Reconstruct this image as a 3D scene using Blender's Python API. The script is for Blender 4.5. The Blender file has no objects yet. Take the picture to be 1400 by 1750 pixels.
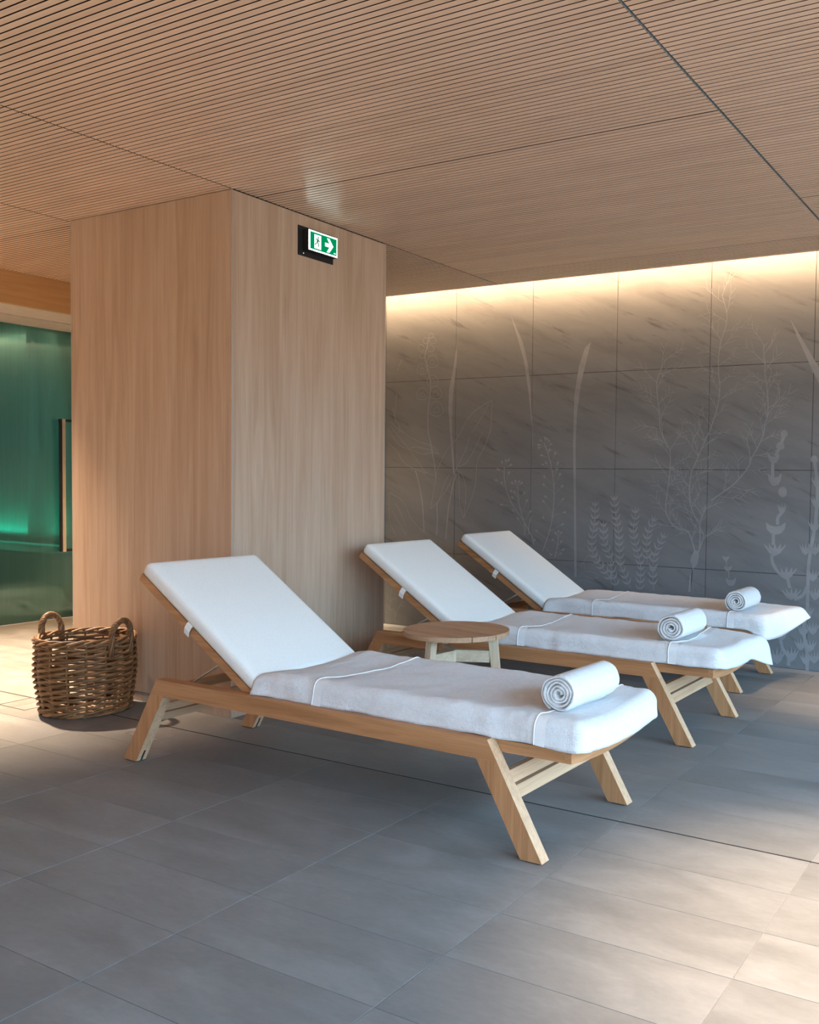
import bpy, bmesh, math, random
from mathutils import Vector, Matrix, noise

SC = bpy.context.scene
COL = SC.collection
random.seed(7)

# ------------------------------------------------------------------ camera
def basis(yaw, pit, rol):
    cz, sz, cp, sp = math.cos(yaw), math.sin(yaw), math.cos(pit), math.sin(pit)
    w = Vector((sz*cp, cz*cp, sp)); r0 = Vector((cz, -sz, 0)); u0 = r0.cross(w)
    return math.cos(rol)*r0+math.sin(rol)*u0, -math.sin(rol)*r0+math.cos(rol)*u0, w
cr, cu, cw = basis(math.radians(-29.09942), math.radians(-2.37953), math.radians(0.834880))
cam = bpy.data.cameras.new('camera')
cam.sensor_fit = 'HORIZONTAL'; cam.sensor_width = 36.0
cam.lens = 1581.14*36.0/1400
cam.shift_x = -(934.158-700)/1400; cam.shift_y = (886.434-875)/1400
cam.clip_start = 0.05
camo = bpy.data.objects.new('camera', cam); COL.objects.link(camo)
camo.matrix_world = Matrix(((cr.x, cu.x, -cw.x, 0), (cr.y, cu.y, -cw.y, 0), (cr.z, cu.z, -cw.z, 1.2), (0, 0, 0, 1)))
SC.camera = camo

# ------------------------------------------------------------------ exposure, world, lights
SC.view_settings.view_transform = 'Standard'; SC.view_settings.look = 'None'
SC.view_settings.gamma = 1.0; SC.view_settings.use_curve_mapping = False
SC.view_settings.exposure = 0.0
SC.cycles.max_bounces = 8; SC.cycles.diffuse_bounces = 5; SC.cycles.glossy_bounces = 4
SC.cycles.transparent_max_bounces = 12; SC.cycles.sample_clamp_indirect = 6.0
SC.cycles.caustics_reflective = False; SC.cycles.caustics_refractive = False
wd = bpy.data.worlds.new('world'); SC.world = wd; wd.use_nodes = True
wn, wl = wd.node_tree.nodes, wd.node_tree.links
w_tc = wn.new('ShaderNodeTexCoord'); w_sep = wn.new('ShaderNodeSeparateXYZ'); w_rmp = wn.new('ShaderNodeValToRGB'); w_mr = wn.new('ShaderNodeMapRange')
wl.new(w_tc.outputs['Generated'], w_sep.inputs[0]); w_mr.inputs['From Min'].default_value = -1
wl.new(w_sep.outputs['Z'], w_mr.inputs['Value']); wl.new(w_mr.outputs[0], w_rmp.inputs['Fac'])
we = w_rmp.color_ramp.elements                    # dull ground and a dim skyline, then blue sky growing brighter with height
we[0].position = .512; we[0].color = (.13, .125, .115, 1); we[1].position = .556; we[1].color = (.41*.50, .70*.50, .50, 1)
we.new(.80); we[2].color = (.41, .70, 1.0, 1)
wl.new(w_rmp.outputs[0], wn['Background'].inputs[0]); wn['Background'].inputs[1].default_value = 22.5

COOL = (0.50, 0.78, 1.0); WARM = (1.0, 0.64, 0.33)
def area(name, loc, look, sx, sy, watts, col, spread=180):
    l = bpy.data.lights.new(name, 'AREA'); l.shape = 'RECTANGLE'; l.size = sx; l.size_y = sy
    l.energy = watts; l.color = col; l.spread = math.radians(spread)
    o = bpy.data.objects.new(name, l); COL.objects.link(o); o.location = loc
    d = Vector(look)
    o.rotation_euler = d.to_track_quat('-Z', 'Z' if abs(d.z) < .9 else 'Y').to_euler()
    return o
def spot(name, loc, aim, watts, cone, blend, col=WARM, r=0.04):
    l = bpy.data.lights.new(name, 'SPOT'); l.energy = watts; l.spot_size = math.radians(cone); l.spot_blend = blend
    l.color = col; l.shadow_soft_size = r
    o = bpy.data.objects.new(name, l); COL.objects.link(o); o.location = loc
    o.rotation_euler = (Vector(aim)-Vector(loc)).to_track_quat('-Z', 'Y').to_euler()
    return o
ZC = 2.585            # finished ceiling height
# daylight enters through two glazed sides of the room, right of and behind the view
XR, YF = 2.4, -3.0
p1 = area('window_portal', (XR, 1.5, 1.26), (-1, 0, 0), 8.9, 2.5, 1, (1, 1, 1)); p1.data.cycles.is_portal = True
p2 = area('window_portal_rear', (1.4, YF, 1.26), (0, 1, 0), 2.0, 2.5, 1, (1, 1, 1)); p2.data.cycles.is_portal = True
# recessed ceiling downlights outside the view
spot('downlight_right', (0.0, 2.50, ZC-.03), (0.0, 2.45, 0), 1300, 62, 1.0, (1, .72, .46))
spot('downlight_back_right', (-0.85, 5.35, ZC-.03), (-0.85, 5.35, 0), 330, 40, 1.0)
spot('downlight_left', (-5.75, 3.05, ZC-.03), (-5.6, 3.05, 0), 1500, 84, .8, (1, .75, .53))
spot('downlight_corridor', (-6.0, 5.15, ZC-.03), (-5.7, 5.2, 0), 2300, 58, .9, (1, .74, .48))
spot('downlight_behind_pillar', (-5.75, 3.95, ZC-.03), (-6.1, 3.8, 0), 600, 100, .8, (1, .60, .28))
spot('downlight_by_wall', (-4.6, 5.35, ZC-.03), (-4.7, 5.7, 0), 60, 60, .9)
for x, y in ((-3.6, -1.2), (-1.0, -1.5), (1.6, -1.0), (-5.6, -.4), (-6.2, 1.5)):     # unseen fill spots added behind the view to brighten the ceiling by bounce
    spot('fill_behind_view', (x, y, ZC-.03), (x, y, 0), 2000, 85, .9, (1, .76, .52))
# warm strip lamp hidden in the cove above the stone wall
area('cove_strip', (-4.0, 5.82, ZC+.115), (0, 1, -0.25), 9.0, 0.03, 125, (1, .64, .36))
# light inside the steam room
area('steam_cove', (-9.9, 5.45, 2.60), (0, .5, -1), 3.6, .08, 16, (1, .86, .62))
area('steam_strip', (-9.9, 5.50, .60), (0, .45, 1), 4.4, .05, 30, (.02, .85, .62))
area('steam_fill', (-9.4, 4.2, 2.6), (0, .2, -1), 2.5, 2.5, 14, (.13, .56, .64))

# ------------------------------------------------------------------ helpers
def link(o): COL.objects.link(o); return o
def mk(name, bm, mat=None, parent=None, smooth=False, kind=None, label=None):
    bmesh.ops.recalc_face_normals(bm, faces=bm.faces[:])
    me = bpy.data.meshes.new(name); bm.to_mesh(me); bm.free()
    if mat: me.materials.append(mat)
    if smooth:
        for p in me.polygons: p.use_smooth = True
        if smooth is not True: me.set_sharp_from_angle(angle=math.radians(smooth))
    o = link(bpy.data.objects.new(name, me))
    if parent: o.parent = parent
    if kind: o['kind'] = kind
    if label: o['label'] = label
    return o
def thing(name, label, cat, loc=(0, 0, 0), rot=0, group=None):
    o = link(bpy.data.objects.new(name, None)); o.location = loc; o.rotation_euler = (0, 0, rot)
    o.empty_display_size = .1
    o['label'] = label; o['category'] = cat
    if group: o['group'] = group
    return o
def inst(name, me, parent=None, loc=(0, 0, 0), rot=None, scale=None):
    o = link(bpy.data.objects.new(name, me)); o.location = loc
    if rot: o.rotation_euler = rot
    if scale: o.scale = scale
    if parent: o.parent = parent
    return o
def BM(): return bmesh.new()
def box(bm, x0, x1, y0, y1, z0, z1):
    v = [bm.verts.new(p) for p in ((x0,y0,z0),(x1,y0,z0),(x1,y1,z0),(x0,y1,z0),(x0,y0,z1),(x1,y0,z1),(x1,y1,z1),(x0,y1,z1))]
    fs = [bm.faces.new([v[i] for i in f]) for f in ((3,2,1,0),(4,5,6,7),(0,1,5,4),(1,2,6,5),(2,3,7,6),(3,0,4,7))]
    return v, fs
def prism(bm, poly, a, b, ax='y'):
    def P(p, t): return (p[0], t, p[1]) if ax == 'y' else ((t, p[0], p[1]) if ax == 'x' else (p[0], p[1], t))
    A = [bm.verts.new(P(p, a)) for p in poly]; B = [bm.verts.new(P(p, b)) for p in poly]
    n = len(poly); bm.faces.new(A); bm.faces.new(B[::-1])
    for i in range(n): bm.faces.new((A[i], B[i], B[(i+1) % n], A[(i+1) % n]))
def bev(bm, w, seg=1):
    es = [e for e in bm.edges if len(e.link_faces) == 2 and e.calc_face_angle(0) > .6]
    bmesh.ops.bevel(bm, geom=es, offset=w, segments=seg, profile=.6, affect='EDGES', clamp_overlap=True)
def tube(bm, pts, r, n=6, closed=False, cap=True):
    pts = [Vector(p) for p in pts]; m = len(pts); rings = []; prev = None
    for i, p in enumerate(pts):
        if closed: t = pts[(i+1) % m]-pts[i-1]
        else: t = pts[min(i+1, m-1)]-pts[max(i-1, 0)]
        t.normalize()
        if prev is None:
            a = Vector((0, 0, 1)) if abs(t.z) < .9 else Vector((1, 0, 0))
            nrm = (a-t*a.dot(t)).normalized()
        else: nrm = (prev-t*prev.dot(t)).normalized()
        prev = nrm; b = t.cross(nrm)
        rr = r[i] if isinstance(r, (list, tuple)) else r
        rings.append([bm.verts.new(p+(nrm*math.cos(2*math.pi*k/n)+b*math.sin(2*math.pi*k/n))*rr) for k in range(n)])
    for i in range(m if closed else m-1):
        A, B = rings[i], rings[(i+1) % m]
        off = 0
        if closed and i == m-1:
            off = min(range(n), key=lambda s: sum((A[k].co-B[(k+s) % n].co).length for k in range(n)))
        for k in range(n): bm.faces.new((A[k], A[(k+1) % n], B[(k+1+off) % n], B[(k+off) % n]))
    if cap and not closed:
        bm.faces.new(rings[0][::-1]); bm.faces.new(rings[-1])

# ------------------------------------------------------------------ materials
class NT:
    def __init__(s, name):
        s.m = bpy.data.materials.new(name); s.m.use_nodes = True
        s.t = s.m.node_tree; s.N = s.t.nodes; s.N.clear()
        s.out = s.N.new('ShaderNodeOutputMaterial')
    def n(s, typ, **k):
        q = s.N.new('ShaderNode'+typ)
        for a, b in k.items(): setattr(q, a, b)
        return q
    def l(s, a, b): s.t.links.new(a, b)
    def coord(s, scale=(1, 1, 1), rot=(0, 0, 0), rnd=0.0):
        tc = s.n('TexCoord'); mp = s.n('Mapping'); mp.inputs['Scale'].default_value = scale; mp.inputs['Rotation'].default_value = rot
        if rnd:
            oi = s.n('ObjectInfo'); ml = s.n('VectorMath', operation='SCALE'); cb = s.n('CombineXYZ')
            for i in range(3): s.l(oi.outputs['Random'], cb.inputs[i])
            s.l(cb.outputs[0], ml.inputs[0]); ml.inputs['Scale'].default_value = rnd
            ad = s.n('VectorMath', operation='ADD'); s.l(tc.outputs['Object'], ad.inputs[0]); s.l(ml.outputs[0], ad.inputs[1])
            s.l(ad.outputs[0], mp.inputs['Vector'])
        else: s.l(tc.outputs['Object'], mp.inputs['Vector'])
        return mp.outputs[0]
    def noise(s, vec, scale, detail=4, rough=.55, dist=0.0):
        q = s.n('TexNoise'); q.inputs['Scale'].default_value = scale; q.inputs['Detail'].default_value = detail
        q.inputs['Roughness'].default_value = rough; q.inputs['Distortion'].default_value = dist
        s.l(vec, q.inputs['Vector']); return q.outputs['Fac']
    def ramp(s, fac, stops, interp='LINEAR'):
        q = s.n('ValToRGB'); e = q.color_ramp.elements; q.color_ramp.interpolation = interp
        while len(e) < len(stops): e.new(.5)
        for i, (p, c) in enumerate(stops):
            e[i].position = p; e[i].color = (*c, 1) if len(c) == 3 else c
        s.l(fac, q.inputs['Fac']); return q.outputs['Color']
    def mix(s, fac, a, b, mode='MIX'):
        q = s.n('MixRGB', blend_type=mode)
        for i, v in ((0, fac), (1, a), (2, b)):
            if hasattr(v, 'links') or hasattr(v, 'is_output'): s.l(v, q.inputs[i])
            else: q.inputs[i].default_value = v if i == 0 else (*v, 1)
        return q.outputs[0]
    def rnd_tone(s, col, lo, hi):
        oi = s.n('ObjectInfo'); mr = s.n('MapRange'); mr.inputs['To Min'].default_value = lo; mr.inputs['To Max'].default_value = hi
        s.l(oi.outputs['Random'], mr.inputs['Value'])
        q = s.n('VectorMath', operation='SCALE'); s.l(col, q.inputs[0]); s.l(mr.outputs[0], q.inputs['Scale'])
        return q.outputs[0]
    def bsdf(s, col=None, rough=.5, bump=None, bs=.2, bd=.01, spec=.5, metal=0, sheen=0, rough_in=None):
        q = s.n('BsdfPrincipled'); q.inputs['Roughness'].default_value = rough; q.inputs['Specular IOR Level'].default_value = spec
        q.inputs['Metallic'].default_value = metal
        if sheen: q.inputs['Sheen Weight'].default_value = sheen; q.inputs['Sheen Roughness'].default_value = .6
        if col is not None:
            if isinstance(col, tuple): q.inputs['Base Color'].default_value = (*col, 1)
            else: s.l(col, q.inputs['Base Color'])
        if rough_in is not None: s.l(rough_in, q.inputs['Roughness'])
        if bump is not None:
            b = s.n('Bump'); b.inputs['Strength'].default_value = bs; b.inputs['Distance'].default_value = bd
            s.l(bump, b.inputs['Height']); s.l(b.outputs[0], q.inputs['Normal'])
        s.l(q.outputs[0], s.out.inputs[0]); return q

def wood(name, dark, mid, light, grain, rough=.5, rnd=3.0, tone=(.92, 1.08), spec=.3, fine=1.0):
    """grain: 'x','y','z' - the direction the fibres run in"""
    t = NT(name)
    lo, hi = 1.1, 26.0
    sc = {'x': (lo, hi, hi), 'y': (hi, lo, hi), 'z': (hi, hi, lo)}[grain]
    v = t.coord(sc, rnd=rnd)
    a = t.noise(v, 1.0, 5, .6, .6)
    v2 = t.coord(tuple(k*5 for k in sc), rnd=rnd)
    b = t.noise(v2, 1.0, 3, .6, .2)
    c = t.ramp(a, [(.25, dark), (.5, mid), (.78, light)])
    f = t.ramp(b, [(.3, (.80, .78, .76)), (.62, (1.04, 1.04, 1.04))])
    c = t.mix(.75*fine, c, f, 'MULTIPLY')
    c = t.rnd_tone(c, *tone)
    t.bsdf(c, rough, b, .12, .004, spec)
    return t.m
TEAK = dict(dark=(.29, .130, .052), mid=(.43, .205, .090), light=(.53, .275, .130))
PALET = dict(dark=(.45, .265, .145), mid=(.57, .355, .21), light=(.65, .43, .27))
M = {}
for ax in 'xyz': M['teak_'+ax] = wood('teak_'+ax, grain=ax, rough=.48, **TEAK)
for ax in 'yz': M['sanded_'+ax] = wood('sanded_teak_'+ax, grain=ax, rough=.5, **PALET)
PALE = dict(dark=(.46, .335, .215), mid=(.59, .445, .30), light=(.67, .535, .39))
for ax in 'xz': M['pale_'+ax] = wood('weathered_teak_'+ax, grain=ax, rough=.6, **PALE)
M['table'] = wood('table_teak', (.31, .175, .095), (.40, .24, .14), (.47, .295, .18), 'x', .55)
M['slat'] = wood('ceiling_oak', (.60, .40, .275), (.69, .475, .335), (.75, .53, .38), 'x', .31, rnd=9.0, tone=(.95, 1.05), fine=.5, spec=.7)
def veneer(name):
    t = NT(name)
    v = t.coord((16, 16, .8)); a = t.noise(v, 1.0, 6, .62, .9)
    v2 = t.coord((120, 120, 2.2)); b = t.noise(v2, 1.0, 3, .6)
    v3 = t.coord((1.7, 1.7, .25)); g = t.noise(v3, 1.0, 3, .5)
    c = t.ramp(a, [(.28, (.40, .265, .175)), (.5, (.47, .33, .232)), (.74, (.53, .395, .292))])
    f = t.ramp(b, [(.32, (.86, .84, .82)), (.6, (1.02, 1.02, 1.02))])
    h = t.ramp(g, [(.3, (.95, .92, .89)), (.7, (1.03, 1.04, 1.05))])
    c = t.mix(.7, c, f, 'MULTIPLY'); c = t.mix(.7, c, h, 'MULTIPLY')
    t.bsdf(c, .42, b, .05, .002, .5); return t.m
M['veneer'] = veneer('oak_veneer')
M['fascia'] = wood('fascia_oak', (.43, .245, .10), (.50, .295, .13), (.56, .34, .16), 'y', .5, fine=.4)
def plain(name, col, rough=.6, spec=.4, metal=0, noise_amt=.06, scale=20):
    t = NT(name); v = t.coord((1, 1, 1)); a = t.noise(v, scale, 3)
    lo = tuple(k*(1-noise_amt) for k in col); hi = tuple(min(1, k*(1+noise_amt)) for k in col)
    t.bsdf(t.ramp(a, [(.3, lo), (.7, hi)]), rough, None, spec=spec, metal=metal); return t.m
M['dark'] = plain('ceiling_void_black', (.016, .012, .010), .9, .1)
M['black'] = plain('black_plastic', (.012, .012, .013), .45)
M['steel'] = plain('brushed_steel', (.60, .59, .57), .35, .5, 1.0, .1, 60)
M['grout'] = plain('floor_grout', (.25, .255, .26), .9, .1)
M['slot'] = plain('floor_slot_black', (.02, .018, .016), .8, .1)
M['wallgrout'] = plain('wall_joint', (.05, .05, .05), .9, .1)
M['trimgrey'] = plain('edge_profile_grey', (.55, .57, .58), .4, .5, .6)
M['plaster'] = plain('painted_plaster', (.58, .50, .42), .8, .2)
M['strap'] = plain('white_strap', (.75, .76, .74), .8, .2)
M['edgewhite'] = plain('panel_edge_board', (.25, .27, .27), .7, .3)

def floor_mat():
    t = NT('porcelain_floor_tile')
    v = t.coord((1, 2.4, 1), rnd=14.0); a = t.noise(v, 2.6, 6, .6, .5)
    v2 = t.coord((6, 14, 1), rnd=14.0); b = t.noise(v2, 5, 4, .65)
    c = t.ramp(a, [(.27, (.146, .145, .142)), (.52, (.188, .187, .184)), (.77, (.240, .239, .236))])
    f = t.ramp(b, [(.3, (.88, .88, .88)), (.7, (1.08, 1.08, 1.08))])
    c = t.mix(.6, c, f, 'MULTIPLY'); c = t.rnd_tone(c, .93, 1.07)
    r = t.ramp(a, [(.3, (.44, .44, .44)), (.7, (.56, .56, .56))])
    t.bsdf(c, .5, b, .05, .002, .45, rough_in=r); return t.m
M['floor'] = floor_mat()
def stone(name, gain, veins=True):
    t = NT(name)
    def slant(sx, sz, deg):                    # stretched along a line falling to the right
        tc = t.n('TexCoord'); mp = t.n('Mapping', vector_type='TEXTURE')
        mp.inputs['Rotation'].default_value = (0, math.radians(deg), 0); mp.inputs['Scale'].default_value = (1/sx, 1, 1/sz)
        t.l(tc.outputs['Object'], mp.inputs['Vector']); return mp.outputs[0]
    a = t.noise(slant(1.1, 4.5, 22), 1.6, 6, .6, .4)
    b = t.noise(slant(2.6, 17.0, 25), 1.4, 5, .58, .35)
    v3 = t.coord((1, 1, 1)); g = t.noise(v3, 1.1, 3, .5)
    base = [tuple(min(1, x*gain) for x in c) for c in ((.128, .133, .137), (.153, .159, .163), (.175, .181, .185))]
    c = t.ramp(a, [(.3, base[0]), (.5, base[1]), (.72, base[2])])
    if veins:
        f = t.ramp(b, [(.27, (.50, .50, .50)), (.35, (.84, .84, .84)), (.42, (1, 1, 1))])
        c = t.mix(.8, c, f, 'MULTIPLY')
    h = t.ramp(g, [(.3, (.93, .93, .93)), (.7, (1.05, 1.05, 1.05))]); c = t.mix(.7, c, h, 'MULTIPLY')
    t.bsdf(c, .55, None, spec=.3); return t.m
M['stone'] = stone('grey_veined_stone', 1.0)
M['etch'] = stone('etched_stone', 1.45, False)
def cloth(name, col, scale, bs, bd, sheen=.0, tuft=0.0):
    t = NT(name); v = t.coord((1, 1, 1)); a = t.noise(v, scale, 3, .7)
    b = t.noise(v, scale*.16, 3, .6)
    c = t.ramp(b, [(.3, tuple(k*.94 for k in col)), (.65, col)])
    if tuft:                                   # shade in the gaps between pile loops, painted into the colour
        g = t.ramp(a, [(.30, (1-tuft,)*3), (.52, (1, 1, 1))]); c = t.mix(1.0, c, g, 'MULTIPLY')
    h = t.mix(.5, a, b)
    t.bsdf(c, .9, h, bs, bd, .1, sheen=sheen); return t.m
M['terry'] = cloth('white_terry', (.87, .87, .87), 330, 1.0, .010, tuft=.14)
M['band'] = cloth('towel_band', (.76, .76, .765), 500, .2, .002)
M['cushion'] = cloth('cream_canvas', (.80, .79, .745), 900, .12, .001)
def wicker():
    t = NT('grey_brown_wicker'); v = t.coord((1, 1, 1), rnd=5.0); a = t.noise(v, 9, 4, .6)
    c = t.ramp(a, [(.3, (.10, .045, .016)), (.5, (.19, .090, .034)), (.72, (.30, .160, .068))])
    c = t.rnd_tone(c, .8, 1.2)
    b = t.noise(v, 60, 3, .6); t.bsdf(c, .5, b, .2, .003, .4); return t.m
M['wicker'] = wicker()
def emit(name, col, s):
    t = NT(name); e = t.n('Emission'); e.inputs[0].default_value = (*col, 1); e.inputs[1].default_value = s
    t.l(e.outputs[0], t.out.inputs[0]); return t.m
M['signwhite'] = emit('backlit_white', (.80, .97, .92), 1.5)
M['signborder'] = emit('backlit_border', (.80, .97, .92), 12.0)
M['signgreen'] = emit('backlit_green', (.0, .29, .105), 1.0)
M['signdark'] = emit('backlit_dark_green', (.0, .14, .06), .6)
M['led'] = emit('teal_led', (.03, 1, .72), .7)
def glass():
    t = NT('misted_green_glass')
    v = t.coord((1, 22, .8)); a = t.noise(v, 1.0, 5, .65)
    v2 = t.coord((1, 60, 1.6)); b = t.noise(v2, 1.0, 4, .6)
    tr = t.n('BsdfTransparent'); tr.inputs[0].default_value = (.62, .86, .78, 1)
    df = t.n('BsdfTranslucent'); df.inputs[0].default_value = (.50, .72, .64, 1)
    gl = t.n('BsdfGlossy'); gl.inputs['Roughness'].default_value = .07; gl.inputs[0].default_value = (.9, 1, .97, 1)
    f1 = t.ramp(t.mix(.5, a, b), [(.30, (.31,)*3), (.7, (.40,)*3)])
    m1 = t.n('MixShader'); t.l(f1, m1.inputs[0]); t.l(tr.outputs[0], m1.inputs[1]); t.l(df.outputs[0], m1.inputs[2])
    fr = t.n('Fresnel'); fr.inputs[0].default_value = 1.8
    m2 = t.n('MixShader'); t.l(fr.outputs[0], m2.inputs[0]); t.l(m1.outputs[0], m2.inputs[1]); t.l(gl.outputs[0], m2.inputs[2])
    t.l(m2.outputs[0], t.out.inputs[0]); return t.m
M['glass'] = glass()
M['steamtile'] = plain('steam_room_tile', (.20, .23, .215), .35, .5, 0, .12, 6)
M['steamfloor'] = plain('steam_room_floor', (.12, .13, .125), .4, .5)

# ------------------------------------------------------------------ floor
YD = 2.947                                  # the dark slot across the floor
PX, PY = .6663, .2667
bm = BM(); box(bm, -12.5, 2.5, -3.0, 6.3, -.12, -.0025)
floor = mk('floor', bm, M['grout'], kind='structure')
def tile_mesh(w, d, h, b):
    bm = BM(); box(bm, -w/2, w/2, -d/2, d/2, -h, 0)
    es = [e for e in bm.edges if all(v.co.z > -1e-6 for v in e.verts)]
    bmesh.ops.bevel(bm, geom=es, offset=b, segments=1, affect='EDGES')
    bmesh.ops.recalc_face_normals(bm, faces=bm.faces[:])
    me = bpy.data.meshes.new('floor_tile'); bm.to_mesh(me); bm.free(); me.materials.append(M['floor']); return me
tm = tile_mesh(PX-.0026, PY-.0018, .0024, .0004)
far = BM()                                  # tiles the picture cannot show one by one
nt = 0
for i in range(-18, 9):
    for j in range(-20, 12):
        x = -1.325+PX*(i+.5)
        if j >= 0: y = YD+.004+PY*(j+.5)
        else: y = YD-.004+PY*(j+.5)
        if y+PY/2 > 6.02 or x+PX/2 < -7.3 or x > 2.3 or y < -2.9: continue
        if -4.8 < x-PX/2 and x+PX/2 < -3.5 and 3.25 < y < 4.3: continue
        # seen from the camera: inside the horizontal field of view and past the bottom edge
        d = Vector((x, y, -1.2)); zc = d.dot(cw)
        px = 934.16+1581.14*d.dot(cr)/max(zc, .01); py = 886.43-1581.14*d.dot(cu)/max(zc, .01)
        if zc > .5 and -260 < px < 1660 and py < 1900 and nt < 296:
            inst('tile', tm, floor, (x, y, 0)); nt += 1
        else: box(far, x-PX/2+.0015, x+PX/2-.0015, y-PY/2+.0015, y+PY/2-.0015, -.002, 0)
mk('tile_field', far, M['floor'], floor, kind='stuff')
bm = BM(); box(bm, -7.3, 4.9, YD-.0038, YD+.0038, -.03, -.0008)
mk('drain_slot', bm, M['slot'], floor)
for x1 in (-4.543, -3.533):
    bm = BM(); x0 = x1-.225; y0 = 2.767; y1 = YD-.006
    for a in ((x0, x1, y0, y0+.0035), (x0, x0+.0035, y0, y1), (x1-.0035, x1, y0, y1)):
        box(bm, a[0], a[1], a[2], a[3], -.002, .0012)
    mk('drain_cover_rim', bm, M['steel'] if x1 > -4 else M['slot'], floor)

# ------------------------------------------------------------------ ceiling of oak slats
XL = (-6.35, -4.825, -3.55, -1.16, 1.25, 2.4)
YE = 5.612                                  # edge of the ceiling, short of the stone wall
SP = .02919
bm = BM(); box(bm, -6.37, 2.4, -3.0, YE, ZC+.014, ZC+.06)
ceil_ = mk('ceiling', bm, M['dark'], kind='structure')
gaps = {0: [], 1: [], 2: [3.378], 3: [4.56], 4: []}
jw = {-4.825: .006, -3.55: .006, -1.16: .010, 1.25: .010}
cand = []
y = YE-SP*.5; rows = []
while y > -2.9: rows.append(y); y -= SP
for c in gaps: gaps[c] = [YE-SP*round((YE-g)/SP) for g in gaps[c]]      # a board end falls on a groove
for c in range(5):
    x0 = XL[c]+jw.get(XL[c], 0)/2; x1 = XL[c+1]-jw.get(XL[c+1], 0)/2
    for yy in rows:
        y0, y1 = yy-SP/2+.0031, yy+SP/2-.0031
        for g in gaps[c]:
            if y0 < g+.0052 and y1 > g-.0052:
                if abs(y0-g) < abs(y1-g): y0 = g+.0052
                else: y1 = g-.0052
        segs = [(x0, x1)]
        if y0 > 3.2045 and y1 < 4.37:        # the pillar passes through the slats here
            segs = [s for s in ((x0, min(x1, -4.802)), (max(x0, -3.547), x1)) if s[1]-s[0] > .01]
        for s in segs:
            best = 0; vis = False
            for k in range(9):
                xx = s[0]+(s[1]-s[0])*k/8
                d = Vector((xx, yy, ZC-1.2)); zc = d.dot(cw)
                if zc < .3: continue
                px = 934.16+1581.14*d.dot(cr)/zc; py = 886.43-1581.14*d.dot(cu)/zc
                if -60 < px < 1460 and -40 < py: vis = True; best = max(best, 1/zc)
            cand.append((vis, best, s, y0, y1))
cand.sort(key=lambda c: (-c[0], -c[1]))
def slat_mesh(w, d):
    bm = BM(); box(bm, -w/2, w/2, -d/2, d/2, 0, .014)
    es = [e for e in bm.edges if all(v.co.z < 1e-6 for v in e.verts) and abs(e.verts[0].co.y-e.verts[1].co.y) < 1e-6]
    bmesh.ops.bevel(bm, geom=es, offset=.0012, segments=1, affect='EDGES')
    bmesh.ops.recalc_face_normals(bm, faces=bm.faces[:])
    me = bpy.data.meshes.new('slat'); bm.to_mesh(me); bm.free(); me.materials.append(M['slat']); me.materials.append(M['dark'])
    for p in me.polygons: p.material_index = 0 if p.normal.z < -.5 else 1
    return me
cache = {}; rest = BM()
for n, (vis, best, s, y0, y1) in enumerate(cand):
    if n < 296:
        key = (round(s[1]-s[0], 4), round(y1-y0, 4))
        if key not in cache: cache[key] = slat_mesh(*key)
        inst('slat', cache[key], ceil_, ((s[0]+s[1])/2, (y0+y1)/2, ZC))
    else: box(rest, s[0], s[1], y0, y1, ZC, ZC+.014)
sf = mk('slat_field', rest, M['slat'], ceil_, kind='stuff'); sf.data.materials.append(M['dark'])
for p in sf.data.polygons: p.material_index = 0 if p.normal.z < -.5 else 1
bm = BM(); box(bm, -1.1649, -1.1640, -2.9, YE, ZC+.001, ZC+.0145)
mk('panel_edge', bm, M['edgewhite'], ceil_)
bm = BM(); box(bm, -6.35, 5.0, YE, YE+.012, ZC-.002, ZC+.06); mk('cove_lip', bm, M['slat'], ceil_)
# cove above the wall
bm = BM(); box(bm, -7.3, 5.0, YE, 6.0, ZC+.30, ZC+.33); box(bm, -7.3, 5.0, YE-.02, YE, ZC+.06, ZC+.30)
mk('trim_1', bm, M['plaster'], kind='structure')

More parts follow.
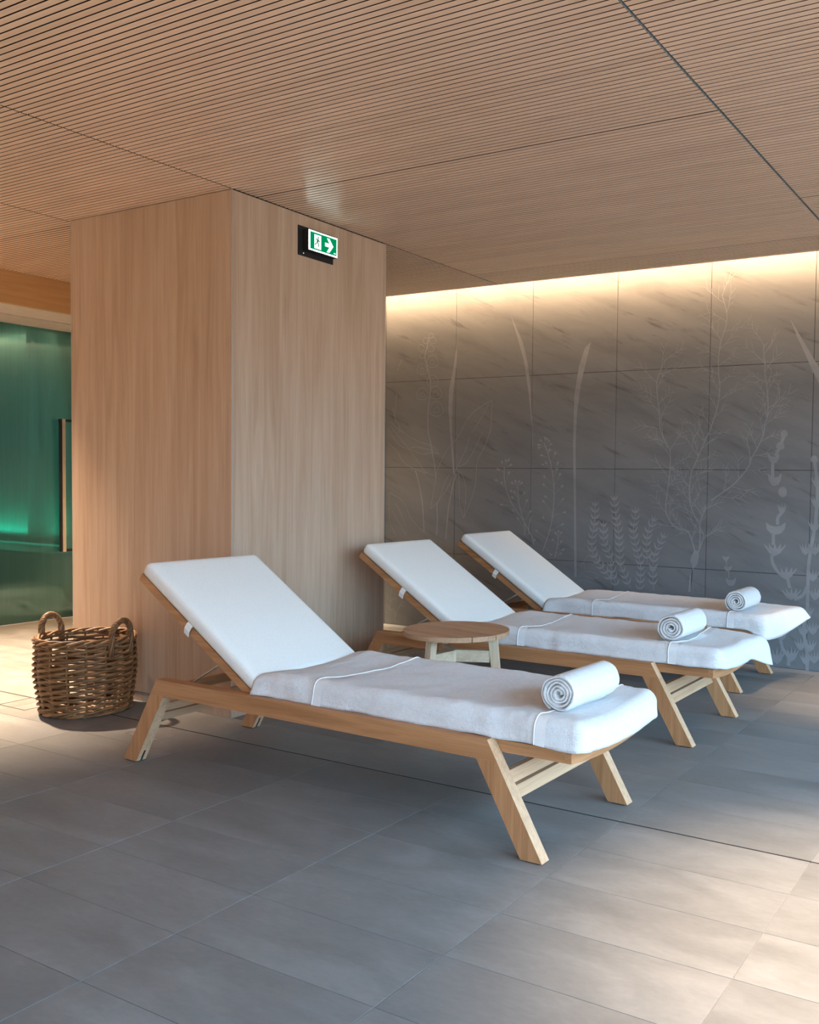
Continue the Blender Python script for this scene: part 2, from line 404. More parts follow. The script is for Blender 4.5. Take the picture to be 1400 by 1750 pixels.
# ------------------------------------------------------------------ stone wall with etched plants
bm = BM(); box(bm, -7.3, 5.0, 6.004, 6.2, -.1, ZC+.35)
wall = mk('wall_back', bm, M['wallgrout'], kind='structure')
xs = [-2.098+.6905*k for k in range(-8, 11)]; zs = [0, .611, 1.287, 1.979, 2.93]
for i in range(len(xs)-1):
    for j in range(4):
        if xs[i] < -7.3 or xs[i+1] > 5: continue
        bm = BM(); box(bm, xs[i]+.0016, xs[i+1]-.0016, 6.0, 6.02, zs[j]+.0016 if j else 0, zs[j+1]-.0016)
        es = [e for e in bm.edges if all(v.co.y < 6.001 for v in e.verts)]
        bmesh.ops.bevel(bm, geom=es, offset=.0012, segments=1, affect='EDGES')
        mk('stone_panel', bm, M['stone'], wall)
ETCH = {
 'grass_blade_motif': [
  ('f',0,[(-3.674,2.441),(-3.564,2.231),(-3.518,2.066),(-3.491,1.869),(-3.473,1.629),(-3.465,1.464),(-3.47,1.464),(-3.479,1.629),(-3.511,1.87),(-3.554,2.096),(-3.615,2.276)]),
  ('f',0,[(-2.994,2.2),(-3.024,2.084),(-3.07,1.899),(-3.098,1.696),(-3.105,1.462),(-3.095,1.036),(-3.079,0.497),(-3.1,0.496),(-3.112,1.035),(-3.127,1.462),(-3.122,1.827),(-3.088,2.03),(-3.042,2.157)]),
  ('f',0,[(-4.16,2.255),(-4.162,2.112),(-4.187,1.918),(-4.199,1.788),(-4.198,1.56),(-4.167,1.232),(-4.183,1.232),(-4.219,1.56),(-4.237,1.757),(-4.231,1.9),(-4.197,2.049)]),
  ('f',0,[(-1.566,2.262),(-1.49,2.135),(-1.433,2.038),(-1.375,1.942),(-1.268,1.725),(-1.231,1.549),(-1.264,1.604),(-1.372,1.838),(-1.413,1.916),(-1.448,1.995),(-1.518,2.143)]),
 ],
 'orchid_motif': [
  ('s',0.0045,[(-4.402,0.96),(-4.367,1.117),(-4.344,1.237),(-4.312,1.317),(-4.265,1.403),(-4.209,1.465),(-4.154,1.513),(-4.1,1.597)]),
  ('s',0.0045,[(-4.402,0.96),(-4.341,1.008),(-4.293,1.059),(-4.222,1.153),(-4.183,1.232),(-4.148,1.291)]),
  ('s',0.0045,[(-4.132,1.298),(-4.057,1.331),(-3.981,1.441),(-3.913,1.563)]),
  ('s',0.0045,[(-4.083,0.893),(-4.116,0.984),(-4.124,1.108),(-4.131,1.259)]),
  ('s',0.0045,[(-4.083,0.893),(-4.037,0.986),(-3.992,1.091),(-3.97,1.189),(-3.964,1.312),(-3.942,1.376),(-3.882,1.473),(-3.841,1.587)]),
  ('s',0.0045,[(-4.824,1.479),(-4.746,1.424),(-4.686,1.342),(-4.601,1.289),(-4.525,1.266),(-4.459,1.243),(-4.434,1.246)]),
  ('s',0.0045,[(-4.731,1.614),(-4.637,1.545),(-4.528,1.497),(-4.412,1.466),(-4.354,1.436),(-4.325,1.393)]),
  ('s',0.0045,[(-4.325,1.393),(-4.386,1.409),(-4.477,1.393),(-4.56,1.416),(-4.628,1.437)]),
  ('s',0.0045,[(-4.8,1.615),(-4.713,1.525),(-4.628,1.444),(-4.543,1.349),(-4.501,1.309),(-4.484,1.276),(-4.442,1.246)]),
  ('s',0.0045,[(-4.628,1.437),(-4.544,1.453),(-4.444,1.433),(-4.378,1.426)]),
  ('s',0.0045,[(-4.834,1.601),(-4.73,1.478),(-4.636,1.437)]),
  ('s',0.0045,[(-4.816,1.082),(-4.708,1.03),(-4.64,0.963),(-4.588,0.87),(-4.461,0.767)]),
  ('s',0.0045,[(-4.816,1.082),(-4.818,0.965),(-4.805,0.829),(-4.74,0.728)]),
  ('s',0.0045,[(-4.785,0.932),(-4.724,0.845),(-4.637,0.739)]),
  ('s',0.0045,[(-4.751,1.001),(-4.69,0.901),(-4.647,0.814)]),
  ('s',0.0045,[(-4.152,1.291),(-4.109,1.357),(-4.059,1.448),(-4.037,1.525)]),
  ('s',0.0045,[(-4.119,1.259),(-4.075,1.187),(-4.062,1.07),(-4.079,0.9)]),
  ('s',0.0045,[(-4.341,0.972),(-4.301,1.079),(-4.262,1.178),(-4.215,1.238)]),
  ('s',0.011,[(-4.554,1.262),(-4.524,1.182),(-4.489,1.041),(-4.471,0.908),(-4.461,0.767)]),
  ('s',0.011,[(-4.341,1.005),(-4.331,0.879),(-4.338,0.752)]),
  ('s',0.011,[(-4.159,1.239),(-4.189,1.133),(-4.227,0.961),(-4.248,0.722)]),
  ('s',0.0045,[(-4.123,1.559),(-4.046,1.674),(-3.962,1.743),(-3.833,1.807)]),
  ('s',0.0045,[(-3.833,1.807),(-3.832,1.715),(-3.841,1.555)]),
  ('s',0.0035,[(-3.863,1.773),(-3.93,1.666),(-4.014,1.557)]),
  ('s',0.009,[(-4.43,2.323),(-4.453,2.232),(-4.469,2.174),(-4.452,2.107),(-4.426,2.026),(-4.409,1.94),(-4.42,1.828),(-4.435,1.729),(-4.429,1.562),(-4.404,1.489),(-4.386,1.396),(-4.361,1.29),(-4.351,1.21)]),
  ('s',0.004,[(-4.387,2.331),(-4.388,2.322),(-4.395,2.315),(-4.405,2.314),(-4.414,2.314),(-4.423,2.317),(-4.43,2.324),(-4.431,2.333),(-4.428,2.341),(-4.423,2.348),(-4.415,2.352),(-4.404,2.352),(-4.396,2.346),(-4.391,2.339),(-4.387,2.331)]),
  ('s',0.004,[(-4.436,2.294),(-4.437,2.283),(-4.445,2.276),(-4.456,2.274),(-4.467,2.275),(-4.479,2.278),(-4.487,2.286),(-4.488,2.297),(-4.484,2.306),(-4.478,2.314),(-4.469,2.32),(-4.456,2.319),(-4.446,2.312),(-4.44,2.304),(-4.436,2.294)]),
  ('s',0.004,[(-4.363,2.29),(-4.364,2.278),(-4.374,2.269),(-4.386,2.267),(-4.399,2.268),(-4.411,2.272),(-4.421,2.281),(-4.422,2.293),(-4.417,2.303),(-4.411,2.312),(-4.4,2.319),(-4.386,2.318),(-4.375,2.31),(-4.368,2.3),(-4.363,2.29)]),
  ('s',0.004,[(-4.475,2.237),(-4.476,2.224),(-4.486,2.215),(-4.5,2.213),(-4.513,2.213),(-4.527,2.217),(-4.537,2.228),(-4.538,2.24),(-4.533,2.251),(-4.526,2.261),(-4.514,2.268),(-4.5,2.267),(-4.488,2.259),(-4.481,2.248),(-4.475,2.237)]),
  ('s',0.004,[(-4.381,2.228),(-4.382,2.216),(-4.392,2.207),(-4.405,2.204),(-4.419,2.205),(-4.432,2.209),(-4.442,2.219),(-4.443,2.232),(-4.438,2.243),(-4.431,2.252),(-4.42,2.259),(-4.405,2.258),(-4.394,2.25),(-4.386,2.24),(-4.381,2.228)]),
  ('s',0.004,[(-4.467,2.177),(-4.468,2.166),(-4.477,2.159),(-4.488,2.157),(-4.499,2.157),(-4.511,2.16),(-4.519,2.169),(-4.52,2.18),(-4.516,2.189),(-4.51,2.197),(-4.5,2.203),(-4.488,2.202),(-4.478,2.195),(-4.472,2.187),(-4.467,2.177)]),
  ('s',0.004,[(-4.341,2.124),(-4.343,2.102),(-4.36,2.087),(-4.383,2.082),(-4.406,2.083),(-4.429,2.09),(-4.446,2.107),(-4.449,2.13),(-4.44,2.149),(-4.428,2.165),(-4.408,2.177),(-4.383,2.176),(-4.363,2.162),(-4.35,2.144),(-4.341,2.124)]),
  ('s',0.0035,[(-4.372,2.121),(-4.375,2.108),(-4.391,2.107),(-4.406,2.107),(-4.419,2.116),(-4.413,2.128),(-4.406,2.137),(-4.391,2.141),(-4.38,2.131),(-4.372,2.121)]),
  ('s',0.004,[(-4.449,2.067),(-4.45,2.047),(-4.466,2.034),(-4.486,2.03),(-4.506,2.03),(-4.527,2.036),(-4.543,2.051),(-4.545,2.071),(-4.537,2.088),(-4.526,2.103),(-4.508,2.113),(-4.486,2.112),(-4.468,2.1),(-4.457,2.084),(-4.449,2.067)]),
  ('s',0.0035,[(-4.476,2.063),(-4.479,2.052),(-4.493,2.05),(-4.507,2.051),(-4.518,2.059),(-4.513,2.069),(-4.507,2.078),(-4.493,2.081),(-4.483,2.072),(-4.476,2.063)]),
  ('s',0.004,[(-4.339,1.97),(-4.341,1.948),(-4.358,1.932),(-4.381,1.927),(-4.404,1.928),(-4.427,1.935),(-4.445,1.952),(-4.447,1.974),(-4.439,1.993),(-4.426,2.01),(-4.406,2.022),(-4.381,2.021),(-4.361,2.007),(-4.348,1.99),(-4.339,1.97)]),
  ('s',0.0035,[(-4.37,1.966),(-4.373,1.953),(-4.389,1.952),(-4.404,1.952),(-4.417,1.961),(-4.411,1.973),(-4.404,1.982),(-4.389,1.986),(-4.378,1.976),(-4.37,1.966)]),
  ('s',0.004,[(-4.436,1.871),(-4.438,1.849),(-4.455,1.833),(-4.478,1.828),(-4.501,1.829),(-4.525,1.835),(-4.543,1.852),(-4.545,1.875),(-4.536,1.894),(-4.524,1.911),(-4.504,1.923),(-4.478,1.922),(-4.458,1.908),(-4.445,1.891),(-4.436,1.871)]),
  ('s',0.0035,[(-4.467,1.867),(-4.47,1.854),(-4.487,1.852),(-4.502,1.853),(-4.515,1.862),(-4.509,1.873),(-4.502,1.883),(-4.486,1.887),(-4.475,1.877),(-4.467,1.867)]),
  ('s',0.004,[(-4.301,1.877),(-4.303,1.853),(-4.321,1.835),(-4.346,1.83),(-4.371,1.831),(-4.397,1.838),(-4.416,1.856),(-4.418,1.88),(-4.409,1.901),(-4.395,1.919),(-4.374,1.933),(-4.346,1.932),(-4.325,1.917),(-4.311,1.898),(-4.301,1.877)]),
  ('s',0.0035,[(-4.335,1.872),(-4.338,1.859),(-4.355,1.857),(-4.371,1.857),(-4.385,1.867),(-4.379,1.88),(-4.372,1.89),(-4.355,1.894),(-4.343,1.883),(-4.335,1.872)]),
  ('s',0.004,[(-4.283,1.748),(-4.286,1.721),(-4.306,1.701),(-4.335,1.695),(-4.363,1.695),(-4.392,1.703),(-4.414,1.724),(-4.417,1.751),(-4.406,1.775),(-4.391,1.796),(-4.366,1.811),(-4.335,1.81),(-4.31,1.794),(-4.294,1.772),(-4.283,1.748)]),
  ('s',0.0035,[(-4.322,1.744),(-4.325,1.728),(-4.345,1.726),(-4.363,1.726),(-4.379,1.737),(-4.373,1.751),(-4.364,1.763),(-4.344,1.768),(-4.331,1.756),(-4.322,1.744)]),
  ('s',0.005,[(-4.698,2.159),(-4.728,2.106),(-4.736,2.073)]),
  ('s',0.005,[(-4.747,1.885),(-4.759,1.783),(-4.762,1.702),(-4.714,1.613),(-4.731,1.566)]),
  ('s',0.005,[(-4.793,1.777),(-4.775,1.716),(-4.757,1.641)]),
  ('s',0.005,[(-4.809,1.662),(-4.748,1.607),(-4.671,1.565)]),
 ],
 'purse_herb_motif': [
  ('s',0.008,[(-3.712,1.296),(-3.711,1.204),(-3.685,1.107),(-3.64,1.017),(-3.576,0.94),(-3.504,0.845),(-3.461,0.769),(-3.443,0.715)]),
  ('s',0.008,[(-3.593,1.157),(-3.581,1.036),(-3.555,0.946),(-3.525,0.857),(-3.524,0.784)]),
  ('s',0.008,[(-3.47,0.925),(-3.487,0.858),(-3.489,0.791)]),
  ('s',0.008,[(-3.369,1.476),(-3.319,1.357),(-3.29,1.233),(-3.278,1.133),(-3.28,1.014),(-3.292,0.907),(-3.311,0.823),(-3.35,0.719),(-3.369,0.671)]),
  ('s',0.008,[(-3.236,0.796),(-3.244,0.713),(-3.265,0.628)]),
  ('f',0,[(-3.727,1.313),(-3.746,1.333),(-3.745,1.342),(-3.738,1.341),(-3.733,1.346),(-3.726,1.339)]),
  ('s',0.0028,[(-3.727,1.315),(-3.72,1.296)]),
  ('f',0,[(-3.704,1.324),(-3.709,1.35),(-3.702,1.358),(-3.697,1.353),(-3.69,1.355),(-3.688,1.346)]),
  ('s',0.0028,[(-3.703,1.326),(-3.709,1.302)]),
  ('f',0,[(-3.689,1.331),(-3.68,1.356),(-3.67,1.361),(-3.667,1.355),(-3.66,1.354),(-3.663,1.345)]),
  ('s',0.0028,[(-3.687,1.333),(-3.699,1.32)]),
  ('f',0,[(-3.677,1.302),(-3.657,1.321),(-3.646,1.322),(-3.646,1.315),(-3.64,1.312),(-3.647,1.305)]),
  ('s',0.0028,[(-3.675,1.303),(-3.691,1.296)]),
  ('f',0,[(-3.744,1.268),(-3.775,1.27),(-3.782,1.277),(-3.776,1.281),(-3.777,1.287),(-3.766,1.287)]),
  ('s',0.0028,[(-3.746,1.269),(-3.712,1.256)]),
  ('f',0,[(-3.677,1.234),(-3.678,1.26),(-3.67,1.267),(-3.665,1.262),(-3.658,1.263),(-3.657,1.254)]),
  ('s',0.0028,[(-3.676,1.236),(-3.7,1.18)]),
  ('f',0,[(-3.762,1.183),(-3.793,1.189),(-3.799,1.196),(-3.792,1.199),(-3.792,1.206),(-3.781,1.204)]),
  ('s',0.0028,[(-3.765,1.184),(-3.713,1.155)]),
  ('f',0,[(-3.721,1.155),(-3.744,1.172),(-3.745,1.182),(-3.737,1.182),(-3.733,1.187),(-3.725,1.181)]),
  ('s',0.0028,[(-3.722,1.157),(-3.71,1.137)]),
  ('f',0,[(-3.709,1.007),(-3.739,0.999),(-3.748,1.004),(-3.744,1.009),(-3.747,1.015),(-3.737,1.018)]),
  ('s',0.0028,[(-3.711,1.007),(-3.64,1.002)]),
  ('f',0,[(-3.609,0.957),(-3.639,0.963),(-3.644,0.971),(-3.638,0.974),(-3.637,0.98),(-3.626,0.978)]),
  ('s',0.0028,[(-3.611,0.958),(-3.59,0.945)]),
  ('f',0,[(-3.573,0.892),(-3.597,0.907),(-3.598,0.916),(-3.591,0.917),(-3.588,0.922),(-3.579,0.917)]),
  ('s',0.0028,[(-3.574,0.893),(-3.539,0.844)]),
  ('f',0,[(-3.618,1.165),(-3.648,1.168),(-3.655,1.176),(-3.649,1.179),(-3.649,1.185),(-3.638,1.185)]),
  ('s',0.0028,[(-3.62,1.166),(-3.6,1.157)]),
  ('f',0,[(-3.6,1.169),(-3.623,1.186),(-3.623,1.196),(-3.616,1.195),(-3.612,1.201),(-3.604,1.195)]),
  ('s',0.0028,[(-3.601,1.171),(-3.593,1.157)]),
  ('f',0,[(-3.587,1.168),(-3.588,1.194),(-3.581,1.201),(-3.576,1.196),(-3.569,1.197),(-3.568,1.188)]),
  ('s',0.0028,[(-3.586,1.17),(-3.592,1.157)]),
  ('f',0,[(-3.577,1.163),(-3.561,1.185),(-3.551,1.188),(-3.55,1.182),(-3.543,1.179),(-3.548,1.171)]),
  ('s',0.0028,[(-3.575,1.165),(-3.586,1.157)]),
  ('f',0,[(-3.631,1.101),(-3.659,1.109),(-3.664,1.117),(-3.657,1.12),(-3.656,1.126),(-3.645,1.123)]),
  ('s',0.0028,[(-3.632,1.102),(-3.592,1.073)]),
  ('f',0,[(-3.606,1.09),(-3.628,1.107),(-3.629,1.117),(-3.622,1.116),(-3.618,1.122),(-3.61,1.116)]),
  ('s',0.0028,[(-3.607,1.092),(-3.588,1.06)]),
  ('f',0,[(-3.619,1.052),(-3.648,1.061),(-3.653,1.069),(-3.646,1.071),(-3.644,1.077),(-3.634,1.075)]),
  ('s',0.0028,[(-3.621,1.054),(-3.58,1.024)]),
  ('f',0,[(-3.547,1.084),(-3.538,1.109),(-3.529,1.114),(-3.526,1.108),(-3.519,1.107),(-3.521,1.099)]),
  ('s',0.0028,[(-3.545,1.086),(-3.577,1.049)]),
  ('f',0,[(-3.518,1.025),(-3.519,1.05),(-3.512,1.057),(-3.507,1.053),(-3.5,1.054),(-3.499,1.045)]),
  ('s',0.0028,[(-3.518,1.027),(-3.548,0.953)]),
  ('f',0,[(-3.491,0.946),(-3.484,0.971),(-3.476,0.977),(-3.472,0.971),(-3.465,0.971),(-3.467,0.962)]),
  ('s',0.0028,[(-3.489,0.948),(-3.526,0.899)]),
  ('f',0,[(-3.453,0.771),(-3.429,0.757),(-3.427,0.748),(-3.434,0.747),(-3.437,0.741),(-3.446,0.746)]),
  ('s',0.0028,[(-3.452,0.769),(-3.475,0.798)]),
  ('f',0,[(-3.366,1.492),(-3.372,1.517),(-3.367,1.524),(-3.361,1.52),(-3.355,1.522),(-3.352,1.514)]),
  ('s',0.0028,[(-3.366,1.494),(-3.369,1.476)]),
  ('f',0,[(-3.379,1.481),(-3.406,1.49),(-3.411,1.498),(-3.405,1.5),(-3.403,1.506),(-3.393,1.503)]),
  ('s',0.0028,[(-3.381,1.482),(-3.373,1.476)]),
  ('f',0,[(-3.39,1.463),(-3.416,1.452),(-3.426,1.455),(-3.424,1.461),(-3.428,1.466),(-3.419,1.47)]),
  ('s',0.0028,[(-3.392,1.463),(-3.376,1.464)]),
  ('f',0,[(-3.387,1.446),(-3.41,1.431),(-3.421,1.432),(-3.419,1.438),(-3.425,1.442),(-3.417,1.448)]),
  ('s',0.0028,[(-3.39,1.446),(-3.365,1.452)]),
  ('f',0,[(-3.355,1.484),(-3.353,1.51),(-3.346,1.516),(-3.342,1.511),(-3.335,1.511),(-3.335,1.502)]),
  ('s',0.0028,[(-3.354,1.486),(-3.362,1.47)]),
  ('f',0,[(-3.343,1.472),(-3.334,1.496),(-3.325,1.5),(-3.322,1.494),(-3.315,1.493),(-3.318,1.485)]),
  ('s',0.0028,[(-3.342,1.474),(-3.357,1.458)]),
  ('f',0,[(-3.331,1.457),(-3.313,1.476),(-3.303,1.477),(-3.302,1.471),(-3.296,1.468),(-3.302,1.461)]),
  ('s',0.0028,[(-3.329,1.458),(-3.352,1.446)]),
  ('f',0,[(-3.328,1.403),(-3.331,1.428),(-3.324,1.435),(-3.319,1.431),(-3.312,1.432),(-3.311,1.423)]),
  ('s',0.0028,[(-3.328,1.405),(-3.334,1.387)]),
  ('f',0,[(-3.282,1.38),(-3.281,1.406),(-3.273,1.412),(-3.269,1.407),(-3.262,1.407),(-3.262,1.398)]),
  ('s',0.0028,[(-3.281,1.382),(-3.309,1.328)]),
  ('f',0,[(-3.366,1.378),(-3.395,1.376),(-3.403,1.382),(-3.398,1.387),(-3.399,1.393),(-3.389,1.394)]),
  ('s',0.0028,[(-3.368,1.379),(-3.333,1.369)]),
  ('f',0,[(-3.357,1.305),(-3.385,1.31),(-3.392,1.317),(-3.386,1.32),(-3.385,1.326),(-3.375,1.325)]),
  ('s',0.0028,[(-3.359,1.306),(-3.308,1.28)]),
  ('f',0,[(-3.335,1.312),(-3.36,1.325),(-3.363,1.333),(-3.356,1.334),(-3.354,1.34),(-3.344,1.336)]),
  ('s',0.0028,[(-3.336,1.314),(-3.31,1.286)]),
  ('f',0,[(-3.261,1.31),(-3.259,1.335),(-3.251,1.341),(-3.247,1.336),(-3.24,1.336),(-3.241,1.327)]),
  ('s',0.0028,[(-3.26,1.312),(-3.291,1.257)]),
  ('f',0,[(-3.267,1.262),(-3.265,1.288),(-3.257,1.294),(-3.253,1.289),(-3.246,1.289),(-3.247,1.28)]),
  ('s',0.0028,[(-3.266,1.264),(-3.285,1.227)]),
  ('f',0,[(-3.24,1.228),(-3.237,1.253),(-3.229,1.258),(-3.225,1.253),(-3.219,1.254),(-3.219,1.245)]),
  ('s',0.0028,[(-3.239,1.229),(-3.277,1.162)]),
  ('f',0,[(-3.345,1.213),(-3.372,1.222),(-3.376,1.231),(-3.369,1.232),(-3.367,1.238),(-3.358,1.235)]),
  ('s',0.0028,[(-3.346,1.214),(-3.282,1.162)]),
  ('f',0,[(-3.348,1.155),(-3.377,1.161),(-3.382,1.169),(-3.376,1.172),(-3.375,1.178),(-3.365,1.176)]),
  ('s',0.0028,[(-3.35,1.156),(-3.28,1.115)]),
  ('f',0,[(-3.227,1.143),(-3.216,1.166),(-3.207,1.169),(-3.205,1.164),(-3.198,1.162),(-3.202,1.154)]),
  ('s',0.0028,[(-3.226,1.144),(-3.277,1.097)]),
  ('f',0,[(-3.331,1.065),(-3.358,1.073),(-3.363,1.081),(-3.357,1.083),(-3.356,1.089),(-3.346,1.087)]),
  ('s',0.0028,[(-3.332,1.067),(-3.28,1.032)]),
  ('f',0,[(-3.217,1.047),(-3.209,1.071),(-3.2,1.076),(-3.197,1.07),(-3.191,1.07),(-3.193,1.061)]),
  ('s',0.0028,[(-3.216,1.049),(-3.279,0.972)]),
  ('f',0,[(-3.351,1.026),(-3.376,1.039),(-3.379,1.048),(-3.372,1.049),(-3.369,1.054),(-3.36,1.05)]),
  ('s',0.0028,[(-3.352,1.027),(-3.287,0.954)]),
  ('f',0,[(-3.21,0.96),(-3.188,0.976),(-3.177,0.975),(-3.179,0.969),(-3.174,0.965),(-3.181,0.959)]),
  ('s',0.0028,[(-3.208,0.96),(-3.287,0.937)]),
  ('f',0,[(-3.353,0.906),(-3.377,0.919),(-3.38,0.928),(-3.373,0.929),(-3.37,0.935),(-3.361,0.93)]),
  ('s',0.0028,[(-3.354,0.908),(-3.301,0.847)]),
  ('f',0,[(-3.223,0.867),(-3.205,0.887),(-3.195,0.888),(-3.195,0.882),(-3.189,0.879),(-3.195,0.871)]),
  ('s',0.0028,[(-3.221,0.868),(-3.311,0.823)]),
  ('f',0,[(-3.405,0.809),(-3.433,0.816),(-3.438,0.824),(-3.432,0.826),(-3.431,0.833),(-3.421,0.831)]),
  ('s',0.0028,[(-3.407,0.811),(-3.33,0.762)]),
  ('f',0,[(-3.244,0.795),(-3.27,0.806),(-3.273,0.815),(-3.266,0.816),(-3.264,0.822),(-3.255,0.819)]),
  ('s',0.0028,[(-3.246,0.797),(-3.239,0.79)]),
  ('f',0,[(-3.236,0.803),(-3.246,0.826),(-3.242,0.834),(-3.236,0.832),(-3.23,0.835),(-3.226,0.827)]),
  ('s',0.0028,[(-3.236,0.805),(-3.236,0.79)]),
  ('f',0,[(-3.226,0.798),(-3.218,0.823),(-3.209,0.828),(-3.207,0.822),(-3.2,0.822),(-3.202,0.813)]),
  ('s',0.0028,[(-3.225,0.8),(-3.232,0.79)]),
  ('f',0,[(-3.268,0.743),(-3.293,0.755),(-3.296,0.764),(-3.289,0.765),(-3.286,0.771),(-3.277,0.767)]),
  ('s',0.0028,[(-3.269,0.745),(-3.244,0.718)]),
  ('f',0,[(-3.225,0.733),(-3.217,0.758),(-3.208,0.762),(-3.205,0.757),(-3.199,0.756),(-3.201,0.748)]),
  ('s',0.0028,[(-3.223,0.735),(-3.241,0.713)]),
  ('f',0,[(-3.214,0.682),(-3.194,0.701),(-3.184,0.702),(-3.185,0.695),(-3.179,0.692),(-3.186,0.685)]),
  ('s',0.0028,[(-3.212,0.683),(-3.25,0.665)]),
  ('f',0,[(-3.236,0.649),(-3.219,0.67),(-3.208,0.672),(-3.208,0.666),(-3.202,0.663),(-3.208,0.655)]),
  ('s',0.0028,[(-3.234,0.65),(-3.26,0.634)]),
  ('f',0,[(-3.312,0.666),(-3.287,0.653),(-3.284,0.645),(-3.291,0.644),(-3.294,0.638),(-3.303,0.642)]),
  ('s',0.0028,[(-3.31,0.664),(-3.35,0.708)]),
 ],
 'leaf_frond_motif': [
  ('s',0.005,[(-2.939,1.028),(-2.939,0.987),(-2.942,0.884),(-2.956,0.817),(-2.96,0.744),(-2.956,0.693),(-2.924,0.638),(-2.889,0.594),(-2.842,0.545),(-2.796,0.487)]),
  ('f',0,[(-2.939,1.019),(-2.955,1.022),(-2.963,1.035),(-2.973,1.056),(-2.957,1.041),(-2.943,1.032)]),
  ('f',0,[(-2.939,1.019),(-2.924,1.023),(-2.916,1.036),(-2.907,1.058),(-2.922,1.042),(-2.936,1.032)]),
  ('f',0,[(-2.947,1.022),(-2.94,1.064),(-2.931,1.023)]),
  ('f',0,[(-2.939,0.971),(-2.959,0.976),(-2.968,0.989),(-2.979,1.018),(-2.96,0.998),(-2.942,0.985)]),
  ('f',0,[(-2.939,0.971),(-2.92,0.975),(-2.909,0.988),(-2.897,1.017),(-2.917,0.998),(-2.935,0.985)]),
  ('f',0,[(-2.941,0.924),(-2.96,0.928),(-2.97,0.942),(-2.98,0.971),(-2.962,0.951),(-2.944,0.938)]),
  ('f',0,[(-2.941,0.924),(-2.922,0.928),(-2.911,0.941),(-2.898,0.97),(-2.918,0.951),(-2.937,0.937)]),
  ('f',0,[(-2.943,0.877),(-2.962,0.882),(-2.971,0.896),(-2.979,0.926),(-2.962,0.905),(-2.945,0.89)]),
  ('f',0,[(-2.943,0.877),(-2.924,0.88),(-2.912,0.892),(-2.898,0.92),(-2.919,0.902),(-2.939,0.89)]),
  ('f',0,[(-2.953,0.83),(-2.971,0.837),(-2.979,0.851),(-2.985,0.881),(-2.969,0.86),(-2.954,0.844)]),
  ('f',0,[(-2.953,0.83),(-2.933,0.832),(-2.92,0.844),(-2.904,0.87),(-2.926,0.854),(-2.947,0.843)]),
  ('f',0,[(-2.958,0.783),(-2.977,0.787),(-2.986,0.801),(-2.996,0.83),(-2.978,0.81),(-2.96,0.796)]),
  ('f',0,[(-2.958,0.783),(-2.938,0.787),(-2.927,0.8),(-2.914,0.828),(-2.934,0.809),(-2.953,0.796)]),
  ('f',0,[(-2.959,0.736),(-2.979,0.738),(-2.99,0.751),(-3.003,0.779),(-2.983,0.761),(-2.964,0.749)]),
  ('f',0,[(-2.959,0.736),(-2.94,0.741),(-2.931,0.755),(-2.921,0.785),(-2.939,0.764),(-2.957,0.749)]),
  ('f',0,[(-2.956,0.688),(-2.976,0.691),(-2.987,0.703),(-3,0.731),(-2.979,0.713),(-2.96,0.701)]),
  ('f',0,[(-2.956,0.688),(-2.937,0.694),(-2.927,0.709),(-2.918,0.738),(-2.936,0.717),(-2.953,0.702)]),
  ('f',0,[(-2.929,0.648),(-2.949,0.643),(-2.965,0.65),(-2.99,0.67),(-2.962,0.661),(-2.939,0.658)]),
  ('f',0,[(-2.929,0.648),(-2.914,0.66),(-2.912,0.676),(-2.917,0.706),(-2.924,0.681),(-2.933,0.661)]),
  ('f',0,[(-2.901,0.609),(-2.92,0.602),(-2.936,0.607),(-2.964,0.624),(-2.936,0.619),(-2.912,0.618)]),
  ('f',0,[(-2.901,0.609),(-2.888,0.623),(-2.888,0.639),(-2.896,0.669),(-2.9,0.642),(-2.907,0.622)]),
  ('f',0,[(-2.869,0.573),(-2.887,0.565),(-2.904,0.568),(-2.933,0.583),(-2.905,0.58),(-2.881,0.581)]),
  ('f',0,[(-2.869,0.573),(-2.857,0.588),(-2.859,0.604),(-2.87,0.632),(-2.871,0.606),(-2.876,0.585)]),
  ('f',0,[(-2.837,0.538),(-2.855,0.531),(-2.872,0.535),(-2.899,0.552),(-2.871,0.547),(-2.848,0.547)]),
  ('f',0,[(-2.837,0.538),(-2.824,0.552),(-2.824,0.568),(-2.833,0.597),(-2.836,0.571),(-2.842,0.55)]),
  ('f',0,[(-2.807,0.501),(-2.826,0.493),(-2.842,0.498),(-2.87,0.515),(-2.842,0.51),(-2.818,0.509)]),
  ('f',0,[(-2.807,0.501),(-2.794,0.515),(-2.794,0.531),(-2.803,0.56),(-2.806,0.534),(-2.813,0.513)]),
  ('s',0.005,[(-2.869,0.882),(-2.868,0.841),(-2.866,0.769),(-2.834,0.704),(-2.811,0.665),(-2.785,0.617)]),
  ('f',0,[(-2.868,0.872),(-2.884,0.876),(-2.892,0.888),(-2.902,0.91),(-2.886,0.895),(-2.872,0.885)]),
  ('f',0,[(-2.868,0.872),(-2.853,0.877),(-2.845,0.89),(-2.837,0.912),(-2.852,0.896),(-2.865,0.886)]),
  ('f',0,[(-2.876,0.876),(-2.869,0.917),(-2.861,0.877)]),
  ('f',0,[(-2.868,0.825),(-2.887,0.829),(-2.897,0.842),(-2.909,0.87),(-2.89,0.851),(-2.871,0.838)]),
  ('f',0,[(-2.868,0.825),(-2.848,0.83),(-2.839,0.844),(-2.828,0.873),(-2.847,0.853),(-2.864,0.839)]),
  ('f',0,[(-2.867,0.778),(-2.886,0.782),(-2.896,0.794),(-2.908,0.823),(-2.889,0.804),(-2.87,0.791)]),
  ('f',0,[(-2.867,0.778),(-2.848,0.783),(-2.838,0.797),(-2.827,0.826),(-2.846,0.806),(-2.864,0.792)]),
  ('f',0,[(-2.85,0.735),(-2.869,0.731),(-2.884,0.739),(-2.907,0.76),(-2.881,0.75),(-2.859,0.746)]),
